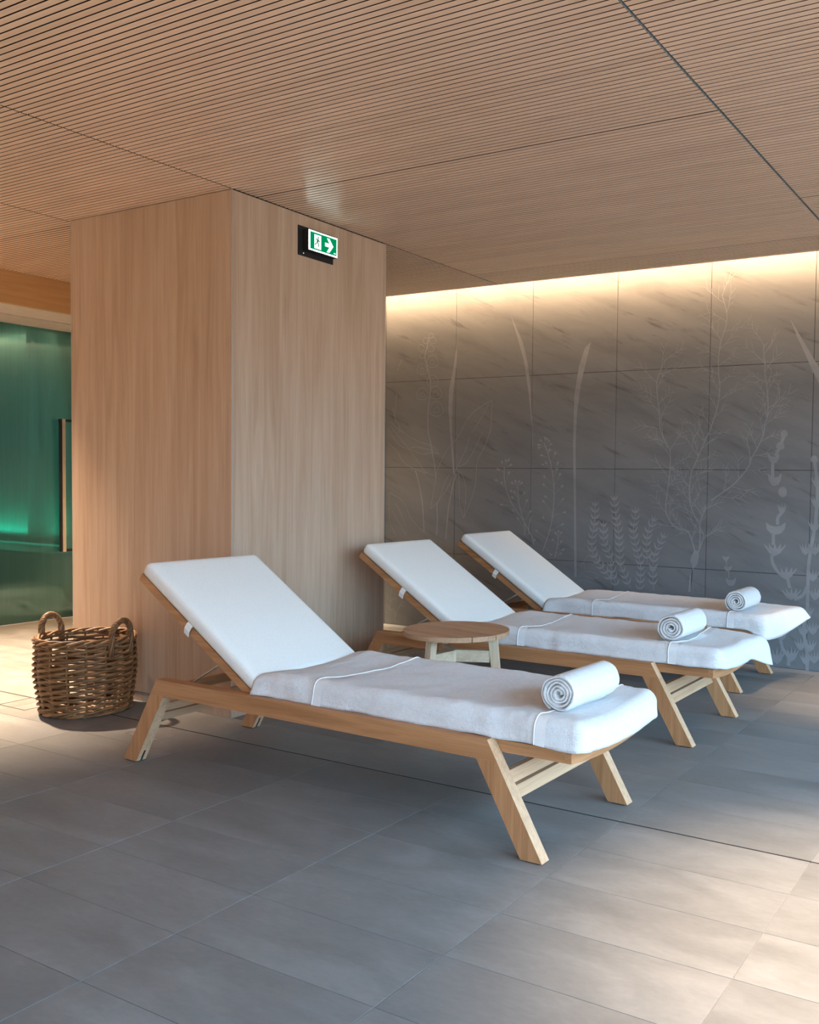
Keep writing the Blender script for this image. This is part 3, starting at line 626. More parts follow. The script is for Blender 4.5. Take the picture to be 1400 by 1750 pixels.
  ('f',0,[(-2.85,0.735),(-2.834,0.746),(-2.831,0.762),(-2.833,0.792),(-2.842,0.767),(-2.852,0.748)]),
  ('f',0,[(-2.828,0.693),(-2.847,0.688),(-2.863,0.695),(-2.887,0.715),(-2.86,0.707),(-2.838,0.703)]),
  ('f',0,[(-2.828,0.693),(-2.813,0.705),(-2.811,0.721),(-2.815,0.751),(-2.822,0.726),(-2.832,0.706)]),
  ('f',0,[(-2.804,0.652),(-2.823,0.647),(-2.839,0.655),(-2.863,0.675),(-2.836,0.666),(-2.814,0.662)]),
  ('f',0,[(-2.804,0.652),(-2.789,0.664),(-2.787,0.68),(-2.79,0.71),(-2.798,0.685),(-2.808,0.665)]),
  ('s',0.005,[(-2.788,1.072),(-2.784,1.006),(-2.772,0.951),(-2.762,0.901),(-2.75,0.845),(-2.744,0.8),(-2.743,0.749),(-2.739,0.689),(-2.732,0.623),(-2.731,0.577)]),
  ('f',0,[(-2.788,1.063),(-2.803,1.066),(-2.812,1.078),(-2.822,1.1),(-2.806,1.085),(-2.792,1.076)]),
  ('f',0,[(-2.788,1.063),(-2.773,1.068),(-2.765,1.081),(-2.758,1.103),(-2.772,1.087),(-2.785,1.076)]),
  ('f',0,[(-2.796,1.067),(-2.79,1.108),(-2.78,1.067)]),
  ('f',0,[(-2.785,1.017),(-2.804,1.019),(-2.815,1.032),(-2.828,1.06),(-2.807,1.042),(-2.789,1.029)]),
  ('f',0,[(-2.785,1.017),(-2.766,1.022),(-2.757,1.035),(-2.748,1.064),(-2.765,1.044),(-2.782,1.03)]),
  ('f',0,[(-2.776,0.971),(-2.796,0.971),(-2.808,0.982),(-2.825,1.008),(-2.803,0.992),(-2.782,0.983)]),
  ('f',0,[(-2.776,0.971),(-2.759,0.978),(-2.752,0.993),(-2.747,1.023),(-2.761,1.001),(-2.776,0.984)]),
  ('f',0,[(-2.767,0.925),(-2.786,0.926),(-2.799,0.937),(-2.815,0.963),(-2.793,0.947),(-2.773,0.937)]),
  ('f',0,[(-2.767,0.925),(-2.749,0.932),(-2.742,0.947),(-2.736,0.976),(-2.751,0.954),(-2.766,0.939)]),
  ('f',0,[(-2.758,0.879),(-2.777,0.88),(-2.79,0.89),(-2.807,0.916),(-2.784,0.901),(-2.764,0.892)]),
  ('f',0,[(-2.758,0.879),(-2.74,0.887),(-2.733,0.902),(-2.728,0.932),(-2.743,0.909),(-2.757,0.893)]),
  ('f',0,[(-2.749,0.834),(-2.768,0.835),(-2.78,0.847),(-2.795,0.873),(-2.773,0.857),(-2.754,0.846)]),
  ('f',0,[(-2.749,0.834),(-2.731,0.84),(-2.722,0.855),(-2.716,0.884),(-2.731,0.863),(-2.747,0.847)]),
  ('f',0,[(-2.744,0.787),(-2.763,0.791),(-2.773,0.803),(-2.785,0.831),(-2.765,0.813),(-2.747,0.8)]),
  ('f',0,[(-2.744,0.787),(-2.725,0.792),(-2.715,0.806),(-2.705,0.835),(-2.723,0.815),(-2.741,0.801)]),
  ('f',0,[(-2.742,0.741),(-2.761,0.743),(-2.772,0.756),(-2.785,0.783),(-2.765,0.766),(-2.746,0.754)]),
  ('f',0,[(-2.742,0.741),(-2.724,0.746),(-2.715,0.76),(-2.705,0.789),(-2.723,0.769),(-2.74,0.754)]),
  ('f',0,[(-2.739,0.694),(-2.758,0.697),(-2.769,0.709),(-2.782,0.736),(-2.762,0.719),(-2.743,0.707)]),
  ('f',0,[(-2.739,0.694),(-2.721,0.7),(-2.712,0.714),(-2.702,0.743),(-2.72,0.722),(-2.737,0.708)]),
  ('f',0,[(-2.735,0.648),(-2.754,0.65),(-2.765,0.662),(-2.779,0.689),(-2.758,0.672),(-2.739,0.661)]),
  ('f',0,[(-2.735,0.648),(-2.716,0.654),(-2.708,0.669),(-2.7,0.698),(-2.716,0.677),(-2.733,0.662)]),
  ('f',0,[(-2.732,0.602),(-2.751,0.605),(-2.761,0.617),(-2.773,0.645),(-2.753,0.627),(-2.735,0.615)]),
  ('f',0,[(-2.732,0.602),(-2.713,0.607),(-2.703,0.62),(-2.693,0.649),(-2.711,0.629),(-2.729,0.615)]),
  ('s',0.005,[(-2.624,0.986),(-2.623,0.956),(-2.633,0.895),(-2.635,0.85),(-2.628,0.805),(-2.614,0.75),(-2.596,0.686),(-2.579,0.632),(-2.575,0.592)]),
  ('f',0,[(-2.624,0.977),(-2.639,0.98),(-2.647,0.992),(-2.656,1.014),(-2.641,0.999),(-2.627,0.99)]),
  ('f',0,[(-2.624,0.977),(-2.609,0.981),(-2.601,0.994),(-2.593,1.015),(-2.608,1),(-2.621,0.99)]),
  ('f',0,[(-2.631,0.98),(-2.625,1.021),(-2.616,0.981)]),
  ('f',0,[(-2.627,0.931),(-2.645,0.937),(-2.653,0.951),(-2.659,0.98),(-2.644,0.959),(-2.628,0.944)]),
  ('f',0,[(-2.627,0.931),(-2.608,0.933),(-2.597,0.944),(-2.581,0.971),(-2.603,0.954),(-2.622,0.943)]),
  ('f',0,[(-2.633,0.885),(-2.652,0.889),(-2.661,0.902),(-2.671,0.931),(-2.653,0.911),(-2.636,0.898)]),
  ('f',0,[(-2.633,0.885),(-2.615,0.889),(-2.604,0.902),(-2.592,0.929),(-2.612,0.911),(-2.63,0.898)]),
  ('f',0,[(-2.633,0.839),(-2.652,0.84),(-2.664,0.852),(-2.679,0.878),(-2.657,0.862),(-2.638,0.851)]),
  ('f',0,[(-2.633,0.839),(-2.615,0.845),(-2.608,0.86),(-2.601,0.889),(-2.616,0.868),(-2.632,0.852)]),
  ('f',0,[(-2.625,0.793),(-2.644,0.793),(-2.657,0.803),(-2.675,0.827),(-2.652,0.814),(-2.632,0.805)]),
  ('f',0,[(-2.625,0.793),(-2.608,0.802),(-2.602,0.817),(-2.599,0.847),(-2.612,0.824),(-2.626,0.807)]),
  ('f',0,[(-2.613,0.749),(-2.632,0.748),(-2.645,0.758),(-2.663,0.783),(-2.64,0.769),(-2.62,0.761)]),
  ('f',0,[(-2.613,0.749),(-2.596,0.757),(-2.59,0.772),(-2.587,0.802),(-2.6,0.779),(-2.614,0.762)]),
  ('f',0,[(-2.601,0.704),(-2.62,0.704),(-2.633,0.714),(-2.651,0.738),(-2.628,0.724),(-2.608,0.716)]),
  ('f',0,[(-2.601,0.704),(-2.584,0.713),(-2.578,0.728),(-2.575,0.758),(-2.588,0.735),(-2.601,0.718)]),
  ('f',0,[(-2.588,0.66),(-2.607,0.659),(-2.62,0.668),(-2.639,0.692),(-2.616,0.679),(-2.595,0.672)]),
  ('f',0,[(-2.588,0.66),(-2.571,0.67),(-2.566,0.685),(-2.564,0.715),(-2.576,0.691),(-2.589,0.674)]),
  ('f',0,[(-2.577,0.616),(-2.596,0.618),(-2.607,0.63),(-2.62,0.656),(-2.6,0.64),(-2.582,0.629)]),
  ('f',0,[(-2.577,0.616),(-2.559,0.622),(-2.551,0.636),(-2.542,0.665),(-2.559,0.644),(-2.575,0.629)]),
  ('s',0.005,[(-2.483,0.935),(-2.496,0.91),(-2.516,0.874),(-2.529,0.824),(-2.533,0.769),(-2.532,0.724),(-2.528,0.659),(-2.527,0.619)]),
  ('f',0,[(-2.487,0.927),(-2.498,0.936),(-2.499,0.951),(-2.497,0.973),(-2.491,0.954),(-2.484,0.94)]),
  ('f',0,[(-2.487,0.927),(-2.472,0.925),(-2.459,0.933),(-2.442,0.949),(-2.462,0.941),(-2.478,0.938)]),
  ('f',0,[(-2.49,0.93),(-2.467,0.967),(-2.475,0.931)]),
  ('f',0,[(-2.509,0.886),(-2.523,0.898),(-2.525,0.913),(-2.52,0.942),(-2.514,0.918),(-2.506,0.899)]),
  ('f',0,[(-2.509,0.886),(-2.491,0.882),(-2.476,0.889),(-2.453,0.909),(-2.478,0.9),(-2.5,0.896)]),
  ('f',0,[(-2.524,0.843),(-2.541,0.85),(-2.547,0.864),(-2.551,0.894),(-2.538,0.872),(-2.524,0.856)]),
  ('f',0,[(-2.524,0.843),(-2.505,0.843),(-2.493,0.854),(-2.476,0.879),(-2.498,0.864),(-2.518,0.855)]),
  ('f',0,[(-2.531,0.797),(-2.549,0.802),(-2.557,0.815),(-2.566,0.844),(-2.549,0.824),(-2.533,0.81)]),
  ('f',0,[(-2.531,0.797),(-2.512,0.8),(-2.502,0.813),(-2.489,0.84),(-2.508,0.822),(-2.526,0.81)]),
  ('f',0,[(-2.532,0.751),(-2.551,0.754),(-2.561,0.767),(-2.572,0.794),(-2.553,0.776),(-2.536,0.764)]),
  ('f',0,[(-2.532,0.751),(-2.514,0.756),(-2.505,0.769),(-2.495,0.798),(-2.513,0.778),(-2.53,0.764)]),
  ('f',0,[(-2.531,0.705),(-2.549,0.708),(-2.56,0.72),(-2.572,0.747),(-2.553,0.729),(-2.535,0.718)]),
  ('f',0,[(-2.531,0.705),(-2.513,0.711),(-2.504,0.725),(-2.495,0.753),(-2.512,0.733),(-2.528,0.718)]),
  ('f',0,[(-2.528,0.66),(-2.546,0.662),(-2.557,0.674),(-2.569,0.701),(-2.55,0.684),(-2.532,0.672)]),
  ('f',0,[(-2.528,0.66),(-2.51,0.665),(-2.501,0.679),(-2.492,0.708),(-2.509,0.687),(-2.525,0.673)]),
  ('s',0.005,[(-2.411,0.819),(-2.427,0.789),(-2.447,0.748),(-2.472,0.692),(-2.479,0.637),(-2.481,0.587)]),
  ('f',0,[(-2.415,0.811),(-2.427,0.82),(-2.428,0.834),(-2.426,0.857),(-2.42,0.838),(-2.412,0.824)]),
  ('f',0,[(-2.415,0.811),(-2.401,0.809),(-2.388,0.817),(-2.371,0.834),(-2.391,0.825),(-2.407,0.822)]),
  ('f',0,[(-2.419,0.814),(-2.395,0.851),(-2.404,0.815)]),
  ('f',0,[(-2.436,0.769),(-2.451,0.78),(-2.453,0.795),(-2.45,0.825),(-2.443,0.801),(-2.433,0.782)]),
  ('f',0,[(-2.436,0.769),(-2.418,0.766),(-2.404,0.774),(-2.382,0.796),(-2.406,0.785),(-2.428,0.78)]),
  ('f',0,[(-2.456,0.727),(-2.471,0.737),(-2.475,0.752),(-2.473,0.782),(-2.464,0.758),(-2.454,0.74)]),
  ('f',0,[(-2.456,0.727),(-2.438,0.725),(-2.424,0.733),(-2.403,0.756),(-2.427,0.744),(-2.448,0.738)]),
  ('f',0,[(-2.474,0.684),(-2.491,0.69),(-2.498,0.704),(-2.504,0.733),(-2.489,0.712),(-2.475,0.697)]),
  ('f',0,[(-2.474,0.684),(-2.455,0.686),(-2.443,0.697),(-2.428,0.724),(-2.449,0.707),(-2.468,0.696)]),
  ('f',0,[(-2.479,0.638),(-2.497,0.644),(-2.505,0.657),(-2.512,0.686),(-2.496,0.666),(-2.481,0.651)]),
  ('f',0,[(-2.479,0.638),(-2.461,0.641),(-2.449,0.653),(-2.435,0.68),(-2.456,0.663),(-2.474,0.651)]),
  ('f',0,[(-2.481,0.592),(-2.499,0.596),(-2.508,0.609),(-2.518,0.637),(-2.5,0.618),(-2.483,0.605)]),
  ('f',0,[(-2.481,0.592),(-2.462,0.597),(-2.452,0.61),(-2.441,0.638),(-2.46,0.619),(-2.477,0.605)]),
  ('s',0.005,[(-2.709,0.563),(-2.686,0.514),(-2.651,0.446)]),
  ('f',0,[(-2.705,0.555),(-2.72,0.553),(-2.733,0.561),(-2.751,0.577),(-2.73,0.569),(-2.714,0.566)]),
  ('f',0,[(-2.705,0.555),(-2.693,0.565),(-2.691,0.579),(-2.692,0.602),(-2.699,0.583),(-2.707,0.568)]),
  ('f',0,[(-2.716,0.558),(-2.724,0.596),(-2.701,0.559)]),
  ('f',0,[(-2.685,0.513),(-2.704,0.509),(-2.719,0.517),(-2.741,0.538),(-2.716,0.529),(-2.694,0.524)]),
  ('f',0,[(-2.685,0.513),(-2.67,0.524),(-2.666,0.54),(-2.668,0.57),(-2.677,0.545),(-2.688,0.526)]),
  ('f',0,[(-2.664,0.472),(-2.683,0.467),(-2.698,0.475),(-2.721,0.496),(-2.695,0.486),(-2.673,0.482)]),
  ('f',0,[(-2.664,0.472),(-2.649,0.483),(-2.646,0.499),(-2.649,0.529),(-2.657,0.504),(-2.667,0.485)]),
  ('s',0.005,[(-2.573,0.587),(-2.576,0.511),(-2.58,0.441)]),
  ('f',0,[(-2.574,0.578),(-2.588,0.582),(-2.596,0.594),(-2.604,0.615),(-2.589,0.6),(-2.577,0.591)]),
  ('f',0,[(-2.574,0.578),(-2.559,0.582),(-2.551,0.594),(-2.541,0.616),(-2.556,0.601),(-2.57,0.591)]),
  ('f',0,[(-2.581,0.581),(-2.572,0.622),(-2.566,0.582)]),
  ('f',0,[(-2.575,0.531),(-2.594,0.535),(-2.603,0.548),(-2.613,0.576),(-2.595,0.557),(-2.578,0.544)]),
  ('f',0,[(-2.575,0.531),(-2.557,0.536),(-2.547,0.549),(-2.535,0.577),(-2.554,0.558),(-2.572,0.545)]),
  ('f',0,[(-2.578,0.485),(-2.596,0.489),(-2.605,0.502),(-2.614,0.531),(-2.597,0.511),(-2.58,0.498)]),
  ('f',0,[(-2.578,0.485),(-2.559,0.489),(-2.549,0.502),(-2.536,0.53),(-2.556,0.511),(-2.574,0.498)]),
  ('f',0,[(-2.58,0.439),(-2.599,0.443),(-2.608,0.456),(-2.617,0.484),(-2.599,0.465),(-2.583,0.452)]),
  ('f',0,[(-2.58,0.439),(-2.562,0.443),(-2.551,0.456),(-2.539,0.484),(-2.558,0.465),(-2.576,0.452)]),
  ('s',0.005,[(-2.481,0.582),(-2.479,0.518),(-2.472,0.443)]),
  ('f',0,[(-2.481,0.573),(-2.495,0.576),(-2.503,0.588),(-2.512,0.609),(-2.497,0.595),(-2.484,0.586)]),
  ('f',0,[(-2.481,0.573),(-2.466,0.578),(-2.459,0.591),(-2.451,0.613),(-2.465,0.597),(-2.478,0.586)]),
  ('f',0,[(-2.488,0.577),(-2.481,0.617),(-2.473,0.578)]),
  ('f',0,[(-2.48,0.527),(-2.498,0.53),(-2.508,0.543),(-2.519,0.57),(-2.5,0.552),(-2.483,0.54)]),
  ('f',0,[(-2.48,0.527),(-2.462,0.533),(-2.452,0.546),(-2.442,0.575),(-2.46,0.555),(-2.477,0.541)]),
  ('f',0,[(-2.476,0.482),(-2.495,0.484),(-2.505,0.495),(-2.519,0.522),(-2.499,0.505),(-2.48,0.494)]),
  ('f',0,[(-2.476,0.482),(-2.458,0.488),(-2.45,0.502),(-2.442,0.531),(-2.458,0.51),(-2.474,0.495)]),
  ('s',0.005,[(-2.804,0.599),(-2.792,0.538),(-2.762,0.458)]),
  ('f',0,[(-2.802,0.59),(-2.818,0.59),(-2.829,0.601),(-2.842,0.621),(-2.824,0.609),(-2.808,0.602)]),
  ('f',0,[(-2.802,0.59),(-2.788,0.597),(-2.783,0.611),(-2.778,0.634),(-2.79,0.616),(-2.802,0.603)]),
  ('f',0,[(-2.812,0.593),(-2.811,0.633),(-2.796,0.594)]),
  ('f',0,[(-2.793,0.544),(-2.812,0.544),(-2.825,0.555),(-2.842,0.58),(-2.819,0.565),(-2.799,0.556)]),
  ('f',0,[(-2.793,0.544),(-2.775,0.552),(-2.768,0.567),(-2.763,0.597),(-2.777,0.574),(-2.792,0.557)]),
  ('f',0,[(-2.778,0.5),(-2.797,0.497),(-2.811,0.506),(-2.832,0.529),(-2.807,0.517),(-2.785,0.511)]),
  ('f',0,[(-2.778,0.5),(-2.761,0.51),(-2.756,0.526),(-2.755,0.556),(-2.767,0.532),(-2.779,0.513)]),
  ('f',0,[(-2.761,0.456),(-2.781,0.454),(-2.795,0.462),(-2.815,0.485),(-2.791,0.474),(-2.769,0.467)]),
  ('f',0,[(-2.761,0.456),(-2.745,0.466),(-2.74,0.482),(-2.739,0.512),(-2.75,0.488),(-2.763,0.47)]),
  ('s',0.003,[(-3.059,0.495),(-3.025,0.534),(-2.962,0.543),(-2.899,0.516),(-2.955,0.492),(-3.025,0.513)]),
  ('s',0.003,[(-3.026,0.601),(-3.004,0.649),(-2.987,0.66)]),
  ('s',0.003,[(-3.049,0.584),(-3.026,0.601),(-3.008,0.551)]),
  ('s',0.003,[(-3.059,0.475),(-3.007,0.478),(-2.949,0.456)]),
 ],
 'coral_motif': [
  ('m',0.01,[(-2.178,0.74),(-2.207,0.822),(-2.234,0.866),(-2.31,0.886),(-2.359,0.926),(-2.395,1.009),(-2.385,1.134),(-2.37,1.256),(-2.369,1.398),(-2.391,1.449),(-2.419,1.502),(-2.448,1.567),(-2.457,1.684),(-2.472,1.782),(-2.479,1.887),(-2.458,1.96),(-2.444,1.994),(-2.413,2.053)]),
  ('m',0.01,[(-2.144,0.742),(-2.144,0.902),(-2.19,0.983),(-2.219,1.073),(-2.224,1.169),(-2.21,1.277),(-2.197,1.302),(-2.165,1.378),(-2.122,1.479),(-2.083,1.562),(-2.063,1.629),(-2.037,1.718),(-2.025,1.842),(-2.035,1.924),(-2.038,2.038),(-2.023,2.146),(-1.996,2.229),(-1.986,2.31),(-2.005,2.394),(-2.025,2.456)]),
  ('m',0.01,[(-2.15,0.728),(-2.132,0.781),(-2.116,0.845),(-2.144,0.902),(-2.111,1.017),(-2.098,1.037)]),
  ('m',0.01,[(-2.071,1.077),(-2.003,1.127),(-1.907,1.198),(-1.817,1.307),(-1.8,1.363),(-1.762,1.427),(-1.723,1.516),(-1.713,1.591),(-1.698,1.641),(-1.697,1.748),(-1.708,1.839),(-1.722,1.924),(-1.724,1.999),(-1.734,2.083),(-1.709,2.115)]),
  ('m',0.006,[(-1.698,1.641),(-1.65,1.719),(-1.601,1.77)]),
  ('m',0.006,[(-1.708,1.839),(-1.681,1.909),(-1.682,1.947)]),
  ('m',0.006,[(-2.224,1.169),(-2.271,1.225),(-2.294,1.297)]),
  ('m',0.006,[(-2.122,1.479),(-2.185,1.543),(-2.195,1.615)]),
  ('m',0.006,[(-2.165,1.378),(-2.225,1.456),(-2.26,1.516)]),
  ('f',0,[(-2.188,0.624),(-2.209,0.662),(-2.2,0.701),(-2.178,0.74),(-2.15,0.729),(-2.146,0.691),(-2.155,0.646),(-2.172,0.625)]),
  ('f',0,[(-2.189,0.631),(-2.165,0.632),(-2.178,0.625),(-2.198,0.579),(-2.201,0.45),(-2.218,0.449),(-2.21,0.552)]),
 ],
 'seed_pod_motif': [
  ('f',0,[(-1.562,1.525),(-1.565,1.513),(-1.573,1.504),(-1.585,1.501),(-1.598,1.504),(-1.607,1.513),(-1.61,1.525),(-1.607,1.537),(-1.599,1.546),(-1.587,1.549),(-1.574,1.546),(-1.565,1.537)]),
  ('f',0,[(-1.581,1.444),(-1.584,1.43),(-1.597,1.422),(-1.612,1.421),(-1.628,1.425),(-1.637,1.437),(-1.635,1.451),(-1.628,1.463),(-1.614,1.47),(-1.598,1.467),(-1.587,1.457)]),
  ('f',0,[(-1.688,1.396),(-1.669,1.378),(-1.65,1.373),(-1.631,1.378),(-1.613,1.396),(-1.616,1.361),(-1.63,1.338),(-1.649,1.332),(-1.668,1.338),(-1.684,1.361)]),
  ('f',0,[(-1.686,1.269),(-1.663,1.245),(-1.64,1.239),(-1.617,1.246),(-1.595,1.27),(-1.599,1.223),(-1.616,1.192),(-1.638,1.183),(-1.661,1.191),(-1.68,1.221)]),
  ('f',0,[(-1.558,1.146),(-1.561,1.129),(-1.571,1.115),(-1.585,1.11),(-1.599,1.115),(-1.61,1.128),(-1.614,1.145),(-1.611,1.163),(-1.601,1.176),(-1.587,1.181),(-1.573,1.177),(-1.562,1.164)]),
  ('f',0,[(-1.61,1.031),(-1.619,1.056),(-1.622,1.07),(-1.613,1.056),(-1.599,1.032)]),
  ('f',0,[(-1.603,1.031),(-1.606,1.059),(-1.607,1.075),(-1.6,1.056),(-1.591,1.032)]),
  ('f',0,[(-1.593,1.032),(-1.59,1.063),(-1.589,1.081),(-1.584,1.057),(-1.582,1.032)]),
  ('f',0,[(-1.584,1.032),(-1.574,1.06),(-1.57,1.076),(-1.568,1.057),(-1.573,1.032)]),
  ('f',0,[(-1.576,1.032),(-1.561,1.057),(-1.555,1.072),(-1.556,1.057),(-1.565,1.033)]),
  ('f',0,[(-1.613,1.039),(-1.598,1.044),(-1.578,1.045),(-1.563,1.041),(-1.57,1.016),(-1.587,0.999),(-1.604,1.015)]),
  ('f',0,[(-1.692,0.947),(-1.659,0.925),(-1.625,0.92),(-1.592,0.927),(-1.56,0.951),(-1.566,0.906),(-1.591,0.876),(-1.624,0.866),(-1.657,0.873),(-1.685,0.901)]),
  ('f',0,[(-1.676,0.76),(-1.694,0.786),(-1.701,0.802),(-1.681,0.787),(-1.652,0.761)]),
  ('f',0,[(-1.66,0.76),(-1.666,0.79),(-1.669,0.808),(-1.654,0.788),(-1.635,0.762)]),
  ('f',0,[(-1.64,0.761),(-1.632,0.796),(-1.629,0.816),(-1.62,0.79),(-1.616,0.763)]),
  ('f',0,[(-1.62,0.762),(-1.599,0.794),(-1.59,0.812),(-1.587,0.791),(-1.596,0.764)]),
  ('f',0,[(-1.604,0.763),(-1.571,0.792),(-1.558,0.808),(-1.559,0.792),(-1.58,0.764)]),
  ('f',0,[(-1.682,0.768),(-1.65,0.775),(-1.607,0.777),(-1.575,0.774),(-1.592,0.746),(-1.627,0.726),(-1.663,0.742)]),
  ('f',0,[(-1.594,0.609),(-1.61,0.634),(-1.618,0.649),(-1.599,0.635),(-1.571,0.61)]),
  ('f',0,[(-1.579,0.61),(-1.585,0.638),(-1.587,0.655),(-1.573,0.636),(-1.556,0.611)]),
  ('f',0,[(-1.56,0.611),(-1.553,0.644),(-1.55,0.663),(-1.541,0.638),(-1.537,0.612)]),
  ('f',0,[(-1.542,0.612),(-1.522,0.642),(-1.513,0.66),(-1.51,0.64),(-1.519,0.614)]),
  ('f',0,[(-1.527,0.613),(-1.496,0.641),(-1.483,0.657),(-1.485,0.641),(-1.504,0.615)]),
  ('f',0,[(-1.6,0.617),(-1.569,0.623),(-1.529,0.626),(-1.499,0.623),(-1.515,0.597),(-1.548,0.577),(-1.582,0.592)]),
  ('f',0,[(-1.555,0.476),(-1.571,0.499),(-1.577,0.513),(-1.56,0.5),(-1.534,0.477)]),
  ('f',0,[(-1.541,0.477),(-1.546,0.504),(-1.549,0.52),(-1.535,0.502),(-1.519,0.478)]),
  ('f',0,[(-1.524,0.478),(-1.517,0.509),(-1.514,0.528),(-1.506,0.504),(-1.502,0.479)]),
  ('f',0,[(-1.506,0.479),(-1.487,0.508),(-1.479,0.525),(-1.476,0.506),(-1.485,0.481)]),
  ('f',0,[(-1.492,0.48),(-1.463,0.507),(-1.451,0.522),(-1.452,0.508),(-1.471,0.482)]),
  ('f',0,[(-1.561,0.483),(-1.532,0.49),(-1.494,0.492),(-1.466,0.49),(-1.481,0.465),(-1.512,0.446),(-1.544,0.46)]),
  ('f',0,[(-1.603,0.206),(-1.615,0.233),(-1.62,0.25),(-1.607,0.234),(-1.587,0.208)]),
  ('f',0,[(-1.593,0.207),(-1.597,0.238),(-1.599,0.257),(-1.589,0.236),(-1.577,0.209)]),
  ('f',0,[(-1.58,0.208),(-1.575,0.244),(-1.573,0.266),(-1.567,0.238),(-1.564,0.21)]),
  ('f',0,[(-1.567,0.21),(-1.553,0.242),(-1.547,0.262),(-1.545,0.24),(-1.551,0.211)]),
  ('f',0,[(-1.556,0.211),(-1.535,0.241),(-1.526,0.258),(-1.527,0.242),(-1.54,0.212)]),
  ('f',0,[(-1.607,0.215),(-1.586,0.222),(-1.558,0.225),(-1.537,0.222),(-1.548,0.193),(-1.571,0.171),(-1.595,0.188)]),
  ('f',0,[(-1.634,0.059),(-1.648,0.091),(-1.655,0.111),(-1.639,0.092),(-1.615,0.061)]),
  ('f',0,[(-1.622,0.06),(-1.627,0.098),(-1.629,0.12),(-1.617,0.095),(-1.602,0.062)]),
  ('f',0,[(-1.606,0.062),(-1.6,0.105),(-1.598,0.131),(-1.59,0.097),(-1.587,0.064)]),
  ('f',0,[(-1.59,0.063),(-1.574,0.103),(-1.567,0.126),(-1.564,0.1),(-1.571,0.065)]),
  ('f',0,[(-1.578,0.065),(-1.552,0.101),(-1.541,0.122),(-1.542,0.102),(-1.558,0.067)]),
  ('f',0,[(-1.639,0.07),(-1.614,0.078),(-1.58,0.082),(-1.554,0.079),(-1.567,0.043),(-1.595,0.017),(-1.624,0.037)]),
  ('f',0,[(-1.537,0.079),(-1.55,0.109),(-1.555,0.127),(-1.541,0.11),(-1.52,0.081)]),
  ('f',0,[(-1.526,0.081),(-1.53,0.115),(-1.532,0.135),(-1.521,0.112),(-1.508,0.082)]),
  ('f',0,[(-1.511,0.082),(-1.506,0.121),(-1.504,0.145),(-1.497,0.115),(-1.494,0.084)]),
  ('f',0,[(-1.497,0.084),(-1.482,0.12),(-1.476,0.141),(-1.474,0.117),(-1.48,0.085)]),
  ('f',0,[(-1.486,0.085),(-1.463,0.118),(-1.453,0.137),(-1.454,0.119),(-1.469,0.087)]),
  ('f',0,[(-1.542,0.089),(-1.519,0.097),(-1.488,0.1),(-1.465,0.097),(-1.477,0.065),(-1.502,0.042),(-1.528,0.06)]),
  ('s',0.022,[(-1.586,1.511),(-1.609,1.444),(-1.639,1.381)]),
  ('s',0.022,[(-1.656,1.334),(-1.654,1.24)]),
  ('s',0.022,[(-1.592,1.007),(-1.613,0.978),(-1.613,0.932)]),
  ('s',0.022,[(-1.64,0.869),(-1.638,0.799)]),
  ('s',0.022,[(-1.646,0.732),(-1.64,0.681),(-1.601,0.622),(-1.563,0.601)]),
  ('s',0.022,[(-1.539,0.584),(-1.523,0.524)]),
  ('s',0.022,[(-1.494,0.451),(-1.439,0.483),(-1.413,0.541)]),
  ('s',0.022,[(-1.576,0.19),(-1.56,0.125),(-1.521,0.073),(-1.52,0.016)]),
  ('f',0,[(-1.365,1.358),(-1.368,1.343),(-1.378,1.335),(-1.391,1.334),(-1.404,1.338),(-1.412,1.35),(-1.411,1.365),(-1.404,1.377),(-1.393,1.384),(-1.379,1.381),(-1.37,1.371)]),
  ('f',0,[(-1.393,1.207),(-1.403,1.232),(-1.408,1.247),(-1.396,1.232),(-1.379,1.207)]),
  ('f',0,[(-1.383,1.207),(-1.387,1.235),(-1.389,1.252),(-1.38,1.233),(-1.369,1.207)]),
  ('f',0,[(-1.372,1.207),(-1.368,1.239),(-1.366,1.258),(-1.361,1.233),(-1.358,1.208)]),
  ('f',0,[(-1.361,1.208),(-1.348,1.236),(-1.343,1.253),(-1.341,1.233),(-1.346,1.208)]),
  ('f',0,[(-1.351,1.208),(-1.332,1.233),(-1.325,1.248),(-1.325,1.233),(-1.337,1.208)]),
  ('f',0,[(-1.396,1.216),(-1.378,1.22),(-1.353,1.22),(-1.334,1.216),(-1.344,1.191),(-1.364,1.174),(-1.385,1.19)]),
  ('f',0,[(-1.393,1.078),(-1.403,1.104),(-1.408,1.118),(-1.396,1.104),(-1.379,1.079)]),
  ('f',0,[(-1.384,1.079),(-1.387,1.107),(-1.389,1.123),(-1.38,1.104),(-1.369,1.079)]),
  ('f',0,[(-1.372,1.079),(-1.368,1.111),(-1.366,1.13),(-1.361,1.105),(-1.358,1.079)]),
  ('f',0,[(-1.361,1.079),(-1.349,1.108),(-1.343,1.124),(-1.341,1.105),(-1.347,1.08)]),
  ('f',0,[(-1.351,1.079),(-1.333,1.105),(-1.325,1.12),(-1.326,1.105),(-1.337,1.08)]),
  ('f',0,[(-1.397,1.087),(-1.378,1.091),(-1.353,1.092),(-1.334,1.088),(-1.344,1.063),(-1.364,1.045),(-1.385,1.062)]),
  ('f',0,[(-1.405,0.926),(-1.416,0.951),(-1.42,0.966),(-1.409,0.951),(-1.391,0.926)]),
  ('f',0,[(-1.396,0.926),(-1.4,0.955),(-1.402,0.971),(-1.393,0.952),(-1.382,0.927)]),
  ('f',0,[(-1.385,0.927),(-1.38,0.959),(-1.379,0.978),(-1.373,0.953),(-1.37,0.927)]),
  ('f',0,[(-1.373,0.927),(-1.361,0.956),(-1.356,0.973),(-1.354,0.953),(-1.359,0.928)]),
